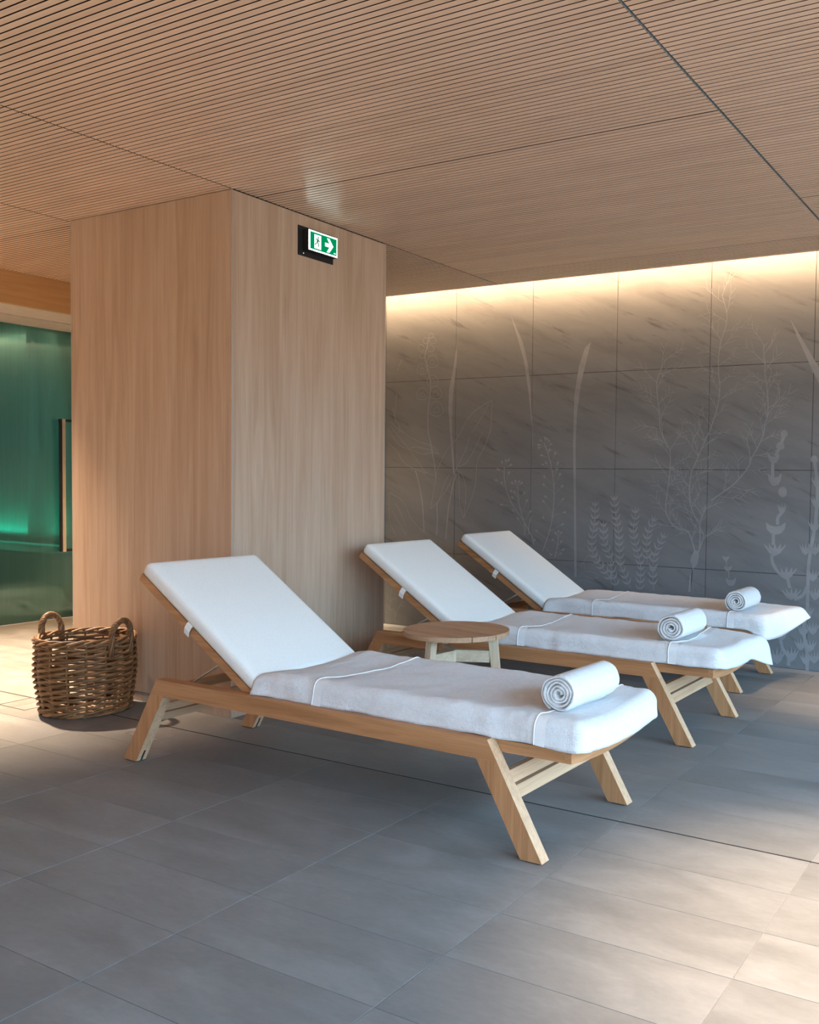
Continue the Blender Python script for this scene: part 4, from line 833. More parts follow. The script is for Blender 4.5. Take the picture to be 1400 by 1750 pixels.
  ('f',0,[(-1.364,0.928),(-1.345,0.954),(-1.337,0.969),(-1.338,0.954),(-1.35,0.928)]),
  ('f',0,[(-1.409,0.934),(-1.39,0.939),(-1.365,0.94),(-1.346,0.937),(-1.356,0.911),(-1.377,0.893),(-1.398,0.909)]),
  ('f',0,[(-1.456,0.776),(-1.467,0.801),(-1.471,0.815),(-1.46,0.801),(-1.442,0.776)]),
  ('f',0,[(-1.447,0.776),(-1.451,0.804),(-1.453,0.821),(-1.443,0.802),(-1.433,0.777)]),
  ('f',0,[(-1.435,0.777),(-1.431,0.809),(-1.43,0.828),(-1.424,0.803),(-1.421,0.777)]),
  ('f',0,[(-1.424,0.777),(-1.411,0.806),(-1.406,0.823),(-1.404,0.804),(-1.409,0.778)]),
  ('f',0,[(-1.414,0.778),(-1.395,0.804),(-1.387,0.819),(-1.388,0.804),(-1.4,0.778)]),
  ('f',0,[(-1.46,0.784),(-1.441,0.789),(-1.416,0.79),(-1.397,0.787),(-1.407,0.761),(-1.427,0.743),(-1.449,0.759)]),
  ('f',0,[(-1.397,0.779),(-1.407,0.804),(-1.412,0.818),(-1.4,0.804),(-1.383,0.779)]),
  ('f',0,[(-1.388,0.779),(-1.391,0.807),(-1.393,0.824),(-1.384,0.805),(-1.373,0.78)]),
  ('f',0,[(-1.376,0.78),(-1.372,0.812),(-1.37,0.831),(-1.365,0.806),(-1.362,0.78)]),
  ('f',0,[(-1.365,0.78),(-1.352,0.809),(-1.347,0.826),(-1.345,0.806),(-1.351,0.781)]),
  ('f',0,[(-1.355,0.781),(-1.336,0.807),(-1.329,0.822),(-1.329,0.807),(-1.341,0.781)]),
  ('f',0,[(-1.401,0.787),(-1.382,0.792),(-1.357,0.793),(-1.338,0.79),(-1.348,0.764),(-1.368,0.746),(-1.389,0.762)]),
  ('f',0,[(-1.406,0.607),(-1.417,0.632),(-1.421,0.646),(-1.409,0.632),(-1.392,0.608)]),
  ('f',0,[(-1.397,0.607),(-1.401,0.636),(-1.402,0.652),(-1.393,0.633),(-1.383,0.608)]),
  ('f',0,[(-1.385,0.608),(-1.381,0.64),(-1.379,0.659),(-1.374,0.634),(-1.371,0.609)]),
  ('f',0,[(-1.374,0.609),(-1.361,0.638),(-1.356,0.655),(-1.354,0.636),(-1.36,0.61)]),
  ('f',0,[(-1.364,0.609),(-1.345,0.636),(-1.338,0.651),(-1.338,0.636),(-1.35,0.61)]),
  ('f',0,[(-1.41,0.615),(-1.391,0.62),(-1.366,0.622),(-1.347,0.619),(-1.357,0.593),(-1.377,0.575),(-1.399,0.59)]),
  ('f',0,[(-1.389,0.487),(-1.4,0.512),(-1.404,0.527),(-1.393,0.513),(-1.375,0.488)]),
  ('f',0,[(-1.38,0.488),(-1.384,0.516),(-1.386,0.533),(-1.377,0.514),(-1.366,0.489)]),
  ('f',0,[(-1.368,0.489),(-1.364,0.521),(-1.363,0.54),(-1.357,0.515),(-1.354,0.49)]),
  ('f',0,[(-1.357,0.49),(-1.345,0.519),(-1.34,0.536),(-1.338,0.517),(-1.343,0.491)]),
  ('f',0,[(-1.348,0.49),(-1.329,0.517),(-1.321,0.533),(-1.322,0.518),(-1.334,0.491)]),
  ('f',0,[(-1.393,0.496),(-1.374,0.501),(-1.349,0.503),(-1.33,0.5),(-1.34,0.474),(-1.361,0.455),(-1.382,0.471)]),
  ('f',0,[(-1.437,0.363),(-1.447,0.388),(-1.452,0.402),(-1.44,0.388),(-1.422,0.364)]),
  ('f',0,[(-1.427,0.363),(-1.431,0.392),(-1.433,0.409),(-1.424,0.389),(-1.413,0.365)]),
  ('f',0,[(-1.415,0.364),(-1.411,0.397),(-1.41,0.416),(-1.404,0.391),(-1.401,0.366)]),
  ('f',0,[(-1.404,0.365),(-1.392,0.395),(-1.386,0.412),(-1.384,0.393),(-1.39,0.367)]),
  ('f',0,[(-1.394,0.366),(-1.375,0.393),(-1.367,0.409),(-1.368,0.394),(-1.38,0.367)]),
  ('f',0,[(-1.44,0.371),(-1.421,0.377),(-1.396,0.379),(-1.377,0.376),(-1.387,0.35),(-1.407,0.331),(-1.429,0.346)]),
  ('f',0,[(-1.457,0.249),(-1.467,0.274),(-1.472,0.288),(-1.46,0.274),(-1.442,0.25)]),
  ('f',0,[(-1.447,0.25),(-1.451,0.278),(-1.453,0.295),(-1.444,0.276),(-1.433,0.251)]),
  ('f',0,[(-1.436,0.251),(-1.431,0.283),(-1.43,0.303),(-1.424,0.278),(-1.421,0.252)]),
  ('f',0,[(-1.424,0.252),(-1.411,0.282),(-1.406,0.299),(-1.404,0.279),(-1.41,0.253)]),
  ('f',0,[(-1.414,0.253),(-1.395,0.28),(-1.387,0.296),(-1.388,0.281),(-1.4,0.254)]),
  ('f',0,[(-1.46,0.257),(-1.441,0.263),(-1.416,0.265),(-1.397,0.263),(-1.407,0.236),(-1.427,0.217),(-1.449,0.232)]),
  ('f',0,[(-1.397,0.264),(-1.408,0.288),(-1.412,0.303),(-1.4,0.289),(-1.383,0.265)]),
  ('f',0,[(-1.388,0.265),(-1.392,0.293),(-1.393,0.309),(-1.384,0.29),(-1.374,0.266)]),
  ('f',0,[(-1.376,0.266),(-1.372,0.298),(-1.371,0.317),(-1.365,0.292),(-1.362,0.267)]),
  ('f',0,[(-1.365,0.267),(-1.353,0.296),(-1.347,0.314),(-1.345,0.294),(-1.351,0.268)]),
  ('f',0,[(-1.355,0.267),(-1.337,0.295),(-1.329,0.31),(-1.329,0.295),(-1.341,0.269)]),
  ('f',0,[(-1.401,0.272),(-1.382,0.278),(-1.357,0.28),(-1.338,0.278),(-1.348,0.251),(-1.368,0.232),(-1.39,0.247)]),
  ('f',0,[(-1.473,0.154),(-1.483,0.178),(-1.488,0.193),(-1.476,0.179),(-1.458,0.155)]),
  ('f',0,[(-1.463,0.155),(-1.467,0.183),(-1.469,0.2),(-1.46,0.181),(-1.449,0.156)]),
  ('f',0,[(-1.452,0.156),(-1.447,0.188),(-1.446,0.208),(-1.44,0.183),(-1.437,0.157)]),
  ('f',0,[(-1.44,0.157),(-1.427,0.187),(-1.422,0.204),(-1.42,0.185),(-1.425,0.158)]),
  ('f',0,[(-1.43,0.158),(-1.411,0.186),(-1.403,0.201),(-1.404,0.186),(-1.416,0.159)]),
  ('f',0,[(-1.476,0.162),(-1.457,0.168),(-1.432,0.171),(-1.413,0.168),(-1.423,0.141),(-1.443,0.122),(-1.465,0.137)]),
  ('f',0,[(-1.413,0.15),(-1.423,0.175),(-1.428,0.19),(-1.416,0.176),(-1.398,0.152)]),
  ('f',0,[(-1.403,0.151),(-1.407,0.179),(-1.409,0.196),(-1.4,0.177),(-1.389,0.153)]),
  ('f',0,[(-1.392,0.152),(-1.387,0.185),(-1.386,0.204),(-1.38,0.179),(-1.377,0.154)]),
  ('f',0,[(-1.38,0.154),(-1.368,0.183),(-1.363,0.201),(-1.361,0.181),(-1.366,0.155)]),
  ('f',0,[(-1.371,0.155),(-1.352,0.182),(-1.344,0.198),(-1.345,0.183),(-1.356,0.156)]),
  ('f',0,[(-1.416,0.158),(-1.397,0.165),(-1.372,0.167),(-1.353,0.165),(-1.363,0.138),(-1.384,0.119),(-1.405,0.134)]),
  ('f',0,[(-1.383,0.079),(-1.394,0.103),(-1.398,0.118),(-1.386,0.104),(-1.369,0.08)]),
  ('f',0,[(-1.374,0.08),(-1.378,0.108),(-1.379,0.125),(-1.37,0.106),(-1.36,0.081)]),
  ('f',0,[(-1.362,0.081),(-1.358,0.113),(-1.357,0.133),(-1.351,0.108),(-1.348,0.082)]),
  ('f',0,[(-1.351,0.082),(-1.339,0.112),(-1.334,0.129),(-1.331,0.11),(-1.337,0.084)]),
  ('f',0,[(-1.341,0.083),(-1.323,0.111),(-1.315,0.127),(-1.316,0.112),(-1.327,0.085)]),
  ('f',0,[(-1.387,0.087),(-1.368,0.093),(-1.343,0.096),(-1.324,0.094),(-1.334,0.067),(-1.354,0.048),(-1.376,0.062)]),
  ('f',0,[(-1.438,0.063),(-1.448,0.088),(-1.453,0.103),(-1.441,0.089),(-1.424,0.065)]),
  ('f',0,[(-1.429,0.064),(-1.432,0.093),(-1.434,0.11),(-1.425,0.091),(-1.414,0.066)]),
  ('f',0,[(-1.417,0.066),(-1.413,0.098),(-1.411,0.118),(-1.405,0.093),(-1.403,0.067)]),
  ('f',0,[(-1.405,0.067),(-1.393,0.097),(-1.388,0.114),(-1.386,0.095),(-1.391,0.069)]),
  ('f',0,[(-1.396,0.068),(-1.377,0.096),(-1.369,0.112),(-1.37,0.097),(-1.382,0.07)]),
  ('f',0,[(-1.442,0.072),(-1.423,0.078),(-1.397,0.081),(-1.378,0.078),(-1.388,0.052),(-1.409,0.032),(-1.43,0.047)]),
  ('s',0.022,[(-1.389,1.353),(-1.365,1.216),(-1.364,1.088),(-1.373,0.936),(-1.392,0.801),(-1.407,0.68),(-1.408,0.541),(-1.409,0.374),(-1.429,0.26),(-1.402,0.123),(-1.399,-0.008)]),
 ],
 'seed_sprig_motif': [
  ('f',0,[(-1.984,0.71),(-1.957,0.702),(-1.932,0.711),(-1.937,0.693),(-1.953,0.67),(-1.973,0.688)]),
  ('f',0,[(-1.968,0.648),(-1.954,0.637),(-1.94,0.635),(-1.926,0.639),(-1.913,0.651),(-1.915,0.628),(-1.926,0.612),(-1.94,0.607),(-1.954,0.61),(-1.965,0.625)]),
  ('f',0,[(-1.956,0.568),(-1.937,0.552),(-1.918,0.549),(-1.9,0.555),(-1.882,0.573),(-1.885,0.539),(-1.899,0.516),(-1.917,0.509),(-1.936,0.514),(-1.951,0.534)]),
  ('s',0.006,[(-1.953,0.673),(-1.948,0.639)]),
  ('s',0.006,[(-1.936,0.606),(-1.931,0.563)]),
 ],
 'twig_motif': [
  ('s',0.0045,[(-4.751,0.051),(-4.735,0.096),(-4.696,0.163),(-4.665,0.197)]),
  ('s',0.0045,[(-4.751,0.051),(-4.759,0.12),(-4.807,0.119),(-4.832,0.165)]),
  ('s',0.0045,[(-4.807,0.119),(-4.8,0.206),(-4.785,0.296)]),
  ('s',0.0045,[(-4.8,0.18),(-4.76,0.215),(-4.728,0.205)]),
  ('s',0.0045,[(-4.696,0.163),(-4.657,0.153)]),
  ('s',0.0045,[(-4.832,0.19),(-4.824,0.248)]),
  ('s',0.0045,[(-4.751,0.051),(-4.734,0.014)]),
 ],
}
LAY = [0]
def layer():                     # each etched stroke sits a hair above the last one
    LAY[0] = (LAY[0]+1) % 97; return 5.9994-LAY[0]*1.3e-5
def ribbon(bm, pts, w0, w1=None):
    y = layer()
    w1 = w0 if w1 is None else w1
    P = [Vector((p[0], p[1])) for p in pts]; L = []; m = len(P)
    for i, p in enumerate(P):
        t = P[min(i+1, m-1)]-P[max(i-1, 0)]
        if t.length < 1e-9: t = Vector((1, 0))
        t.normalize(); q = Vector((-t.y, t.x)); w = (w0+(w1-w0)*i/max(1, m-1))/2
        L.append((bm.verts.new((p.x+q.x*w, y, p.y+q.y*w)), bm.verts.new((p.x-q.x*w, y, p.y-q.y*w))))
    for a, b in zip(L, L[1:]): bm.faces.new((a[0], a[1], b[1], b[0]))
def smooth2(pts, n=3):
    out = []; m = len(pts)
    for i in range(m-1):
        p0, p1, p2, p3 = (Vector(pts[max(0, min(m-1, i+k))]) for k in (-1, 0, 1, 2))
        for k in range(n):
            t = k/n
            out.append(tuple(.5*(2*p1+(p2-p0)*t+(2*p0-5*p1+4*p2-p3)*t*t+(3*p1-p0-3*p2+p3)*t**3)))
    return out+[tuple(pts[-1])]
R2 = random.Random(11)
def twig(bm, p, ang, ln, w, depth):
    pts = [p]; a = ang
    for k in range(3):
        a += R2.uniform(-.22, .22)
        q = pts[-1]; pts.append((q[0]+math.cos(a)*ln/3, q[1]+math.sin(a)*ln/3))
    ribbon(bm, pts, w, w*.6)
    if depth:
        for k in (1, 2, 3):
            s = R2.choice((-1, 1)) if k < 3 else 1
            twig(bm, pts[k], a+s*R2.uniform(.35, .75), ln*R2.uniform(.38, .6), w*.8, depth-1)
            if k > 1: twig(bm, pts[k], a-s*R2.uniform(.3, .7), ln*R2.uniform(.35, .55), w*.8, depth-1)
for nm, items in ETCH.items():
    bm = BM()
    blades = nm == 'grass_blade_motif'
    for kind, w, pts in items:
        if kind == 'f':
            try: y = layer(); bm.faces.new([bm.verts.new((p[0], y, p[1])) for p in pts])
            except ValueError: pass
            if blades: mk(nm, bm, M['etch'], wall); bm = BM()
        elif kind == 's': ribbon(bm, smooth2(pts) if len(pts) > 2 else pts, w)
        else:
            sp = smooth2(pts, 4); ribbon(bm, sp, w, w*.55)
            acc = 0; side = 1
            for a, b in zip(sp, sp[1:]):
                d = math.hypot(b[0]-a[0], b[1]-a[1]); acc += d
                if acc > .046 and b[1] > .80:
                    acc = 0; side = -side
                    base = math.atan2(b[1]-a[1], b[0]-a[0])
                    lim = .15 if w > .008 else .08
                    twig(bm, b, base+side*R2.uniform(.55, .95), lim*R2.uniform(.7, 1.1), .0048, 1)
    if blades: bm.free()
    else:
        bmesh.ops.triangulate(bm, faces=[f for f in bm.faces if len(f.verts) > 4])
        mk(nm, bm, M['etch'], wall)

# ------------------------------------------------------------------ pillar
X0, X1, Y0, Y1 = -4.80, -3.549, 3.205, 4.375
bm = BM(); box(bm, X0+.02, X1-.02, Y0+.02, Y1-.02, 0, ZC+.02)
pillar = mk('pillar', bm, M['dark'], kind='structure')
def panel(x0, x1, y0, y1, z0, z1, nm='veneer_panel', mat='veneer'):
    bm = BM(); box(bm, x0, x1, y0, y1, z0, z1); bev(bm, .001); return mk(nm, bm, M[mat], pillar)
panel(X0+.003, X1-.003, Y0, Y0+.019, .050, ZC-.004)
panel(X1-.019, X1, Y0+.003, Y1-.003, .050, ZC-.004)
panel(X0, X0+.019, Y0+.003, Y1-.003, .050, ZC-.004)
panel(X0+.003, X1-.003, Y1-.019, Y1, .050, ZC-.004)
panel(X0+.003, X1-.003, Y0+.001, Y0+.019, .001, .047, 'skirting')
panel(X1-.019, X1-.001, Y0+.003, Y1-.003, .001, .047, 'skirting')
for (cx, cy) in ((X1, Y0), (X0, Y0), (X1, Y1)):
    bm = BM(); sx = 1 if cx == X1 else -1; sy = -1 if cy == Y0 else 1
    box(bm, min(cx, cx-sx*.004), max(cx, cx-sx*.004), min(cy, cy-sy*.004), max(cy, cy-sy*.004), .0, ZC-.001)
    mk('corner_profile', bm, M['trimgrey'], pillar)

# ------------------------------------------------------------------ fascia, soffit, glass front of the steam room
bm = BM(); box(bm, -6.40, -6.352, 2.0, 6.0, 2.36, ZC+.05); mk('trim_2', bm, M['fascia'], kind='structure')
bm = BM(); box(bm, -6.80, -6.40, 2.0, 6.0, 2.362, 2.40); box(bm, -7.35, -6.84, 2.0, 6.0, 2.362, 2.40)
mk('trim_3', bm, M['plaster'], kind='structure')
bm = BM(); box(bm, -7.36, -6.41, 2.0, 6.0, 2.43, 2.46); mk('trim_4', bm, M['dark'], kind='structure')
bm = BM(); box(bm, -7.212, -7.200, 2.0, 5.98, .006, 2.36)
win = mk('window_1', bm, M['glass'], kind='structure')
bm = BM(); box(bm, -7.215, -7.197, 2.0, 5.98, 0, .006); mk('bottom_seal', bm, M['trimgrey'], win)
def handle(x):
    bm = BM()
    ya, yb, za, zb, t = 4.69, 4.86, .556, 1.642, .030
    box(bm, x-.012, x+.012, ya, ya+t, za, zb)
    return bm
h = mk('handle', handle(-7.16), plain('handle_bronze', (.34, .29, .22), .45), win, label='pale vertical pull bar of the glass door')
bm = BM()
box(bm, -7.172, -7.148, 4.722, 4.88, 1.622, 1.642); box(bm, -7.172, -7.148, 4.722, 4.88, .556, .576)
box(bm, -7.200, -7.172, 4.69, 4.72, 1.622, 1.642); box(bm, -7.200, -7.172, 4.69, 4.72, .556, .576)
box(bm, -7.174, -7.146, 4.676, 4.6895, .556, 1.642)
mk('handle_bracket', bm, M['black'], h)
# inside the steam room
bm = BM(); box(bm, -12.5, -9.14, 5.62, 6.0, 0, 2.75); box(bm, -9.16, -7.22, 5.74, 6.0, 0, 2.75); mk('wall_left', bm, M['steamtile'], kind='structure')
bm = BM(); box(bm, -12.6, -12.5, 2.0, 6.0, 0, 2.9); box(bm, -12.5, -7.22, 1.9, 2.0, 0, 2.9); mk('wall_side', bm, M['steamtile'], kind='structure')
bm = BM(); box(bm, -12.5, -7.22, 2.0, 6.0, 2.74, 2.80); mk('trim_5', bm, M['steamtile'], kind='structure')
bench = thing('steam_bench', 'dark tiled bench with a glowing teal edge strip behind misted glass', 'bench', (-9.9, 5.3, 0))
bm = BM(); box(bm, -2.5, 2.4, -.25, .27, 0, .44); mk('bench_base', bm, M['steamtile'], bench)
bm = BM(); box(bm, -2.5, 2.42, -.29, .27, .44, .485); bev(bm, .004); mk('seat', bm, M['steamtile'], bench)
bm = BM(); box(bm, -2.5, 2.4, .25, .27, .4855, .50); mk('light_strip', bm, M['led'], bench)
# glazed sides of the room, outside the view
bm = BM(); box(bm, XR, XR+.12, -3.1, 6.2, 2.53, 2.95)
for yy in (-3.1, -1.2, .7, 2.6, 4.5, 6.0): box(bm, XR+.02, XR+.08, yy-.03, yy+.03, 0, 2.53)
mk('wall_right', bm, M['plaster'], kind='structure')
bm = BM(); box(bm, -7.4, .40, YF-.12, YF, 0, 2.95); box(bm, .40, XR+.12, YF-.12, YF, 2.53, 2.95)
mk('wall_front', bm, M['veneer'], kind='structure')
bm = BM(); box(bm, -7.5, -7.35, YF-.12, 2.0, 0, 2.95); box(bm, -7.4, -6.36, YF-.12, 2.0, 2.6, 2.95); mk('wall_corridor', bm, M['veneer'], kind='structure')

# ------------------------------------------------------------------ exit sign
sign = thing('exit_sign', 'lit green exit sign with running figure and arrow on the wooden pillar', 'sign', (X1, 3.779, 2.443))
bm = BM(); box(bm, 0, .006, -.132, .132, -.077, .077); mk('back_plate', bm, M['black'], sign)
bm = BM(); box(bm, .006, .045, -.101, .121, -.049, .059); bev(bm, .003); lb = mk('light_box', bm, M['black'], sign)
def face(nm, polys, mat, x, parent):
    bm = BM()
    for p in polys:
        bm.faces.new([bm.verts.new((x, -.0985+u*.217, .0565-v*.1025)) for u, v in p])
    bmesh.ops.triangulate(bm, faces=bm.faces[:])
    return mk(nm, bm, M[mat], parent)
def rect(a, b, c, d): return [(a, c), (b, c), (b, d), (a, d)]
bm = BM(); box(bm, .0452, .0475, -.0985, .1185, -.046, .0565); fr = mk('border', bm, M['signborder'], sign)
face('sign_panel', [rect(.035, .975, .055, .945)], 'signgreen', .0478, sign)
face('door_symbol', [rect(.18, .42, .15, .87)], 'signwhite', .0480, sign)
face('arrow', [[(.555, .40), (.76, .40), (.76, .60), (.555, .60)], [(.62, .15), (.715, .14), (.857, .50), (.745, .50)], [(.745, .50), (.857, .50), (.715, .87), (.61, .88)]], 'signwhite', .0480, sign)
face('label_mark', [rect(.87, .94, .80, .86)], 'signwhite', .0480, sign)
head = [(.318+.022*math.cos(a), .28+.045*math.sin(a)) for a in [k*math.pi/4 for k in range(8)]]
face('running_figure', [head, [(.285, .34), (.325, .35), (.315, .52), (.27, .50)], [(.285, .36), (.25, .40), (.235, .48), (.222, .47), (.24, .37), (.285, .33)],
     [(.318, .36), (.345, .44), (.372, .42), (.378, .45), (.34, .49), (.31, .42)], [(.28, .50), (.265, .60), (.20, .70), (.19, .66), (.245, .58), (.262, .50)],
     [(.30, .50), (.345, .60), (.335, .74), (.31, .74), (.32, .62), (.275, .53)]], 'signdark', .0482, sign)
bm = BM(); box(bm, .006, .0075, -.098, -.094, -.065, -.061); mk('indicator_light', bm, M['signwhite'], sign)

# ------------------------------------------------------------------ sun loungers
def make_lounger(root):
    T = math.tan(math.radians(29.8))
    for s in (-1, 1):                      # s=-1: side nearest the camera
        ya, yb = (-.335, -.290) if s < 0 else (.290, .335)
        bm = BM(); prism(bm, [(-.810, .365), (.810, .365), (.849, .299), (-.849, .299)], ya, yb); bev(bm, .003)
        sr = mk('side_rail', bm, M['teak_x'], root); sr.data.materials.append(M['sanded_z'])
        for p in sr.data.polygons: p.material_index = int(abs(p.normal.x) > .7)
        for e in (-1, 1):
            bm = BM(); prism(bm, [(e*.849, .299), (e*1.020, .004), (e*.940, .004), (e*.768, .299)], ya, yb); bev(bm, .003)
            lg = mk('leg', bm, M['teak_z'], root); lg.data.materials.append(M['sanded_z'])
            for p in lg.data.polygons: p.material_index = int(abs(p.normal.y) < .3)      # the narrow edges get a paler teak tone
            bm = BM(); prism(bm, [(e*1.006, .0), (e*.956, .0), (e*.956, .006), (e*1.006, .006)], ya+.004, yb-.004); mk('foot_pad', bm, M['black'], lg)
            if e < 0:
                yc = (ya+yb)/2+.008*s*0
                bm = BM(); prism(bm, [(-.941, .004), (-.9385, .004), (-.912, .050), (-.9145, .050)], yc-.004, yc+.004); mk('leveller_slot', bm, M['black'], lg)
    for e in (-1, 1):                      # double stretcher boards between the legs
        for (za, zb) in ((.216, .252), (.172, .207)):
            xm = lambda z: e*(.849+.577*(.299-z)-.040)
            d = .012*e
            bm = BM(); prism(bm, [(xm(za)-d, za), (xm(za)+d, za), (xm(zb)+d, zb), (xm(zb)-d, zb)], -.290, .290); bev(bm, .002)
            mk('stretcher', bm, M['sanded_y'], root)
    # seat frame: two long rails, curved end boards, curved slats
    for s in (-1, 1):
        bm = BM(); a = -.286 if s < 0 else .262; box(bm, -.3395, 1.0695, a, a+.024, .319, .358); bev(bm, .002)
        mk('seat_rail', bm, M['teak_x'], root)
    def curved(x0, x1, z0, z1, sag, nm, mt, y0=-.286, y1=.286):
        bm = BM(); n = 14; top = []; bot = []
        for k in range(n+1):
            y = y0+(y1-y0)*k/n; c = 1-(y/.286)**2
            top.append((y, z1-sag*c)); bot.append((y, z0-sag*c))
        prism(bm, bot+top[::-1], x0, x1, 'x'); return mk(nm, bm, M[mt], root, smooth=40)
    curved(1.070, 1.092, .319, .358, .021, 'end_board', 'teak_y')
    curved(-.36, -.34, .319, .358, .021, 'end_board', 'teak_y')
    for k in range(14): curved(-.32+k*.0985, -.32+k*.0985+.062, .345, .357, .021, 'seat_slat', 'teak_y', -.26, .26)
    # back rest: hinged at the near end of the seat, raised
    th = math.radians(32.6); ux, uz = -math.cos(th), math.sin(th); nx, nz = math.sin(th), math.cos(th)
    hx, hz = -.305, .364                   # hinge point on the upper edge of the frame
    def at(s, n): return (hx+ux*s+nx*n, hz+uz*s+nz*n)
    for s in (-1, 1):
        a = -.286 if s < 0 else .262
        bm = BM(); prism(bm, [at(-.02, 0), at(.782, 0), at(.782, -.034), at(-.005, -.034)], a, a+.024); bev(bm, .002)
        mk('backrest_rail', bm, M['teak_x'], root)
    for k, s0 in enumerate((.745, .60, .47, .34, .21, .08)):
        bm = BM(); prism(bm, [at(s0, -.004), at(s0+.07 if k else s0+.036, -.004), at(s0+.07 if k else s0+.036, -.018), at(s0, -.018)], -.262, .262)
        mk('backrest_slat', bm, M['teak_y'], root)
    # back cushion
    L, Tk = .775, .064
    bm = BM(); nu, nv, nw = 26, 18, 6
    def rb(u, v, w):                        # rounded box in (along, across, thick)
        r = .022
        q = [max(r, min(L-r, u)), max(-.296+r, min(.296-r, v)), max(r, min(Tk-r, w))]
        d = Vector((u-q[0], v-q[1], w-q[2]))
        if d.length > 1e-7: d = d.normalized()*r
        p = Vector(q)+d
        bul = .009*(1-(2*p.x/L-1)**2)*(1-(p.y/.296)**2)
        if p.z > Tk*.5: p.z += bul
        return p
    verts = {}
    def V(u, v, w):
        p = rb(u, v, w); k = (round(p.x, 5), round(p.y, 5), round(p.z, 5))
        if k not in verts:
            c = at(p.x+.004, p.z+.002); verts[k] = bm.verts.new((c[0], p.y, c[1]))
        return verts[k]
    U = [L*(.5-.5*math.cos(math.pi*k/nu)) for k in range(nu+1)]; Vv = [.296*-math.cos(math.pi*k/nv) for k in range(nv+1)]; Ww = [Tk*k/nw for k in range(nw+1)]
    def quad(a, b, c, d):
        f = []
        for q in (a, b, c, d):
            if q not in f: f.append(q)
        if len(f) > 2:
            try: bm.faces.new(f)
            except ValueError: pass
    for i in range(nu):
        for j in range(nv):
            for w in (0, Tk): quad(V(U[i], Vv[j], w), V(U[i+1], Vv[j], w), V(U[i+1], Vv[j+1], w), V(U[i], Vv[j+1], w))
        for k in range(nw):
            for v in (-.296, .296): quad(V(U[i], v, Ww[k]), V(U[i+1], v, Ww[k]), V(U[i+1], v, Ww[k+1]), V(U[i], v, Ww[k+1]))
    for j in range(nv):
        for k in range(nw):
            for u in (0, L): quad(V(u, Vv[j], Ww[k]), V(u, Vv[j+1], Ww[k]), V(u, Vv[j+1], Ww[k+1]), V(u, Vv[j], Ww[k+1]))
    mk('back_cushion', bm, M['cushion'], root, smooth=True)
    # strap loops that hold the cushion to the frame
    for s in (-1, 1):
        y = s*.2875
        bm = BM(); c = [(at(.425, .012), y-.012*-s*0), (at(.425, .0), y+s*.006), (at(.424, -.020), y+s*.009), (at(.421, -.044), y+s*.004)]
        A = []
        for (p, yy) in c:
            q = yy-s*.0022
            A.append([bm.verts.new((p[0]+k*ux*.016, w, p[1]+k*uz*.016)) for k, w in ((-1, yy), (1, yy), (1, q), (-1, q))])
        for a, b in zip(A, A[1:]):
            for k in range(4): bm.faces.new((a[k], a[(k+1) % 4], b[(k+1) % 4], b[k]))
        bm.faces.new(A[0]); bm.faces.new(A[-1][::-1])
        mk('strap', bm, M['strap'], root)
    # seat cushion, under the towel
    bm = BM(); n = 14; top = []; bot = []
    for k in range(n+1):
        y = -.272+.544*k/n; c = 1-(y/.286)**2
        top.append((y, .436-.021*c)); bot.append((y, .360-.021*c))
    prism(bm, bot+top[::-1], -.262, 1.098, 'x'); mk('seat_cushion', bm, M['cushion'], root, smooth=40)
    # steel stay rods of the back rest
    for pts in ([(-.71, -.24, .345), (-.51, -.24, .459)], [(-.80, .20, .335), (-.452, .20, .422)], [(-.80, .15, .330), (-.446, .15, .415)]):
        bm = BM(); tube(bm, pts, .0045, 8); mk('stay_rod', bm, M['steel'], root, smooth=True)
    for yy in (-.24, .2):
        bm = BM(); box(bm, -.82, -.70, yy-.03, yy+.03, .318, .338); mk('stay_bracket', bm, M['teak_x'], root)
    bm = BM(); box(bm, -.800, -.775, -.29, .29, .300, .335); mk('cross_rail', bm, M['teak_y'], root)

def copy_tree(o, parent=None):
    c = o.copy(); COL.objects.link(c)
    if parent: c.parent = parent
    for ch in list(o.children): copy_tree(ch, c)
    return c

LG = 'sun loungers in a row'
LOC = [(-2.39, 2.825, -.9), (-2.437, 4.277, -.4), (-2.58, 5.447, -.2)]
l1 = thing('sun_lounger', 'teak sun lounger standing closest to the camera, its foot legs nearest the warm floor light', 'sun lounger', (LOC[0][0], LOC[0][1], 0), math.radians(LOC[0][2]), LG)
make_lounger(l1)
for k, lab in ((1, 'middle teak sun lounger of three, behind the round side table'), (2, 'rear teak sun lounger of three, alongside the grey stone wall')):
    c = copy_tree(l1); c.location = (LOC[k][0], LOC[k][1], 0); c.rotation_euler = (0, 0, math.radians(LOC[k][2])); c['label'] = lab

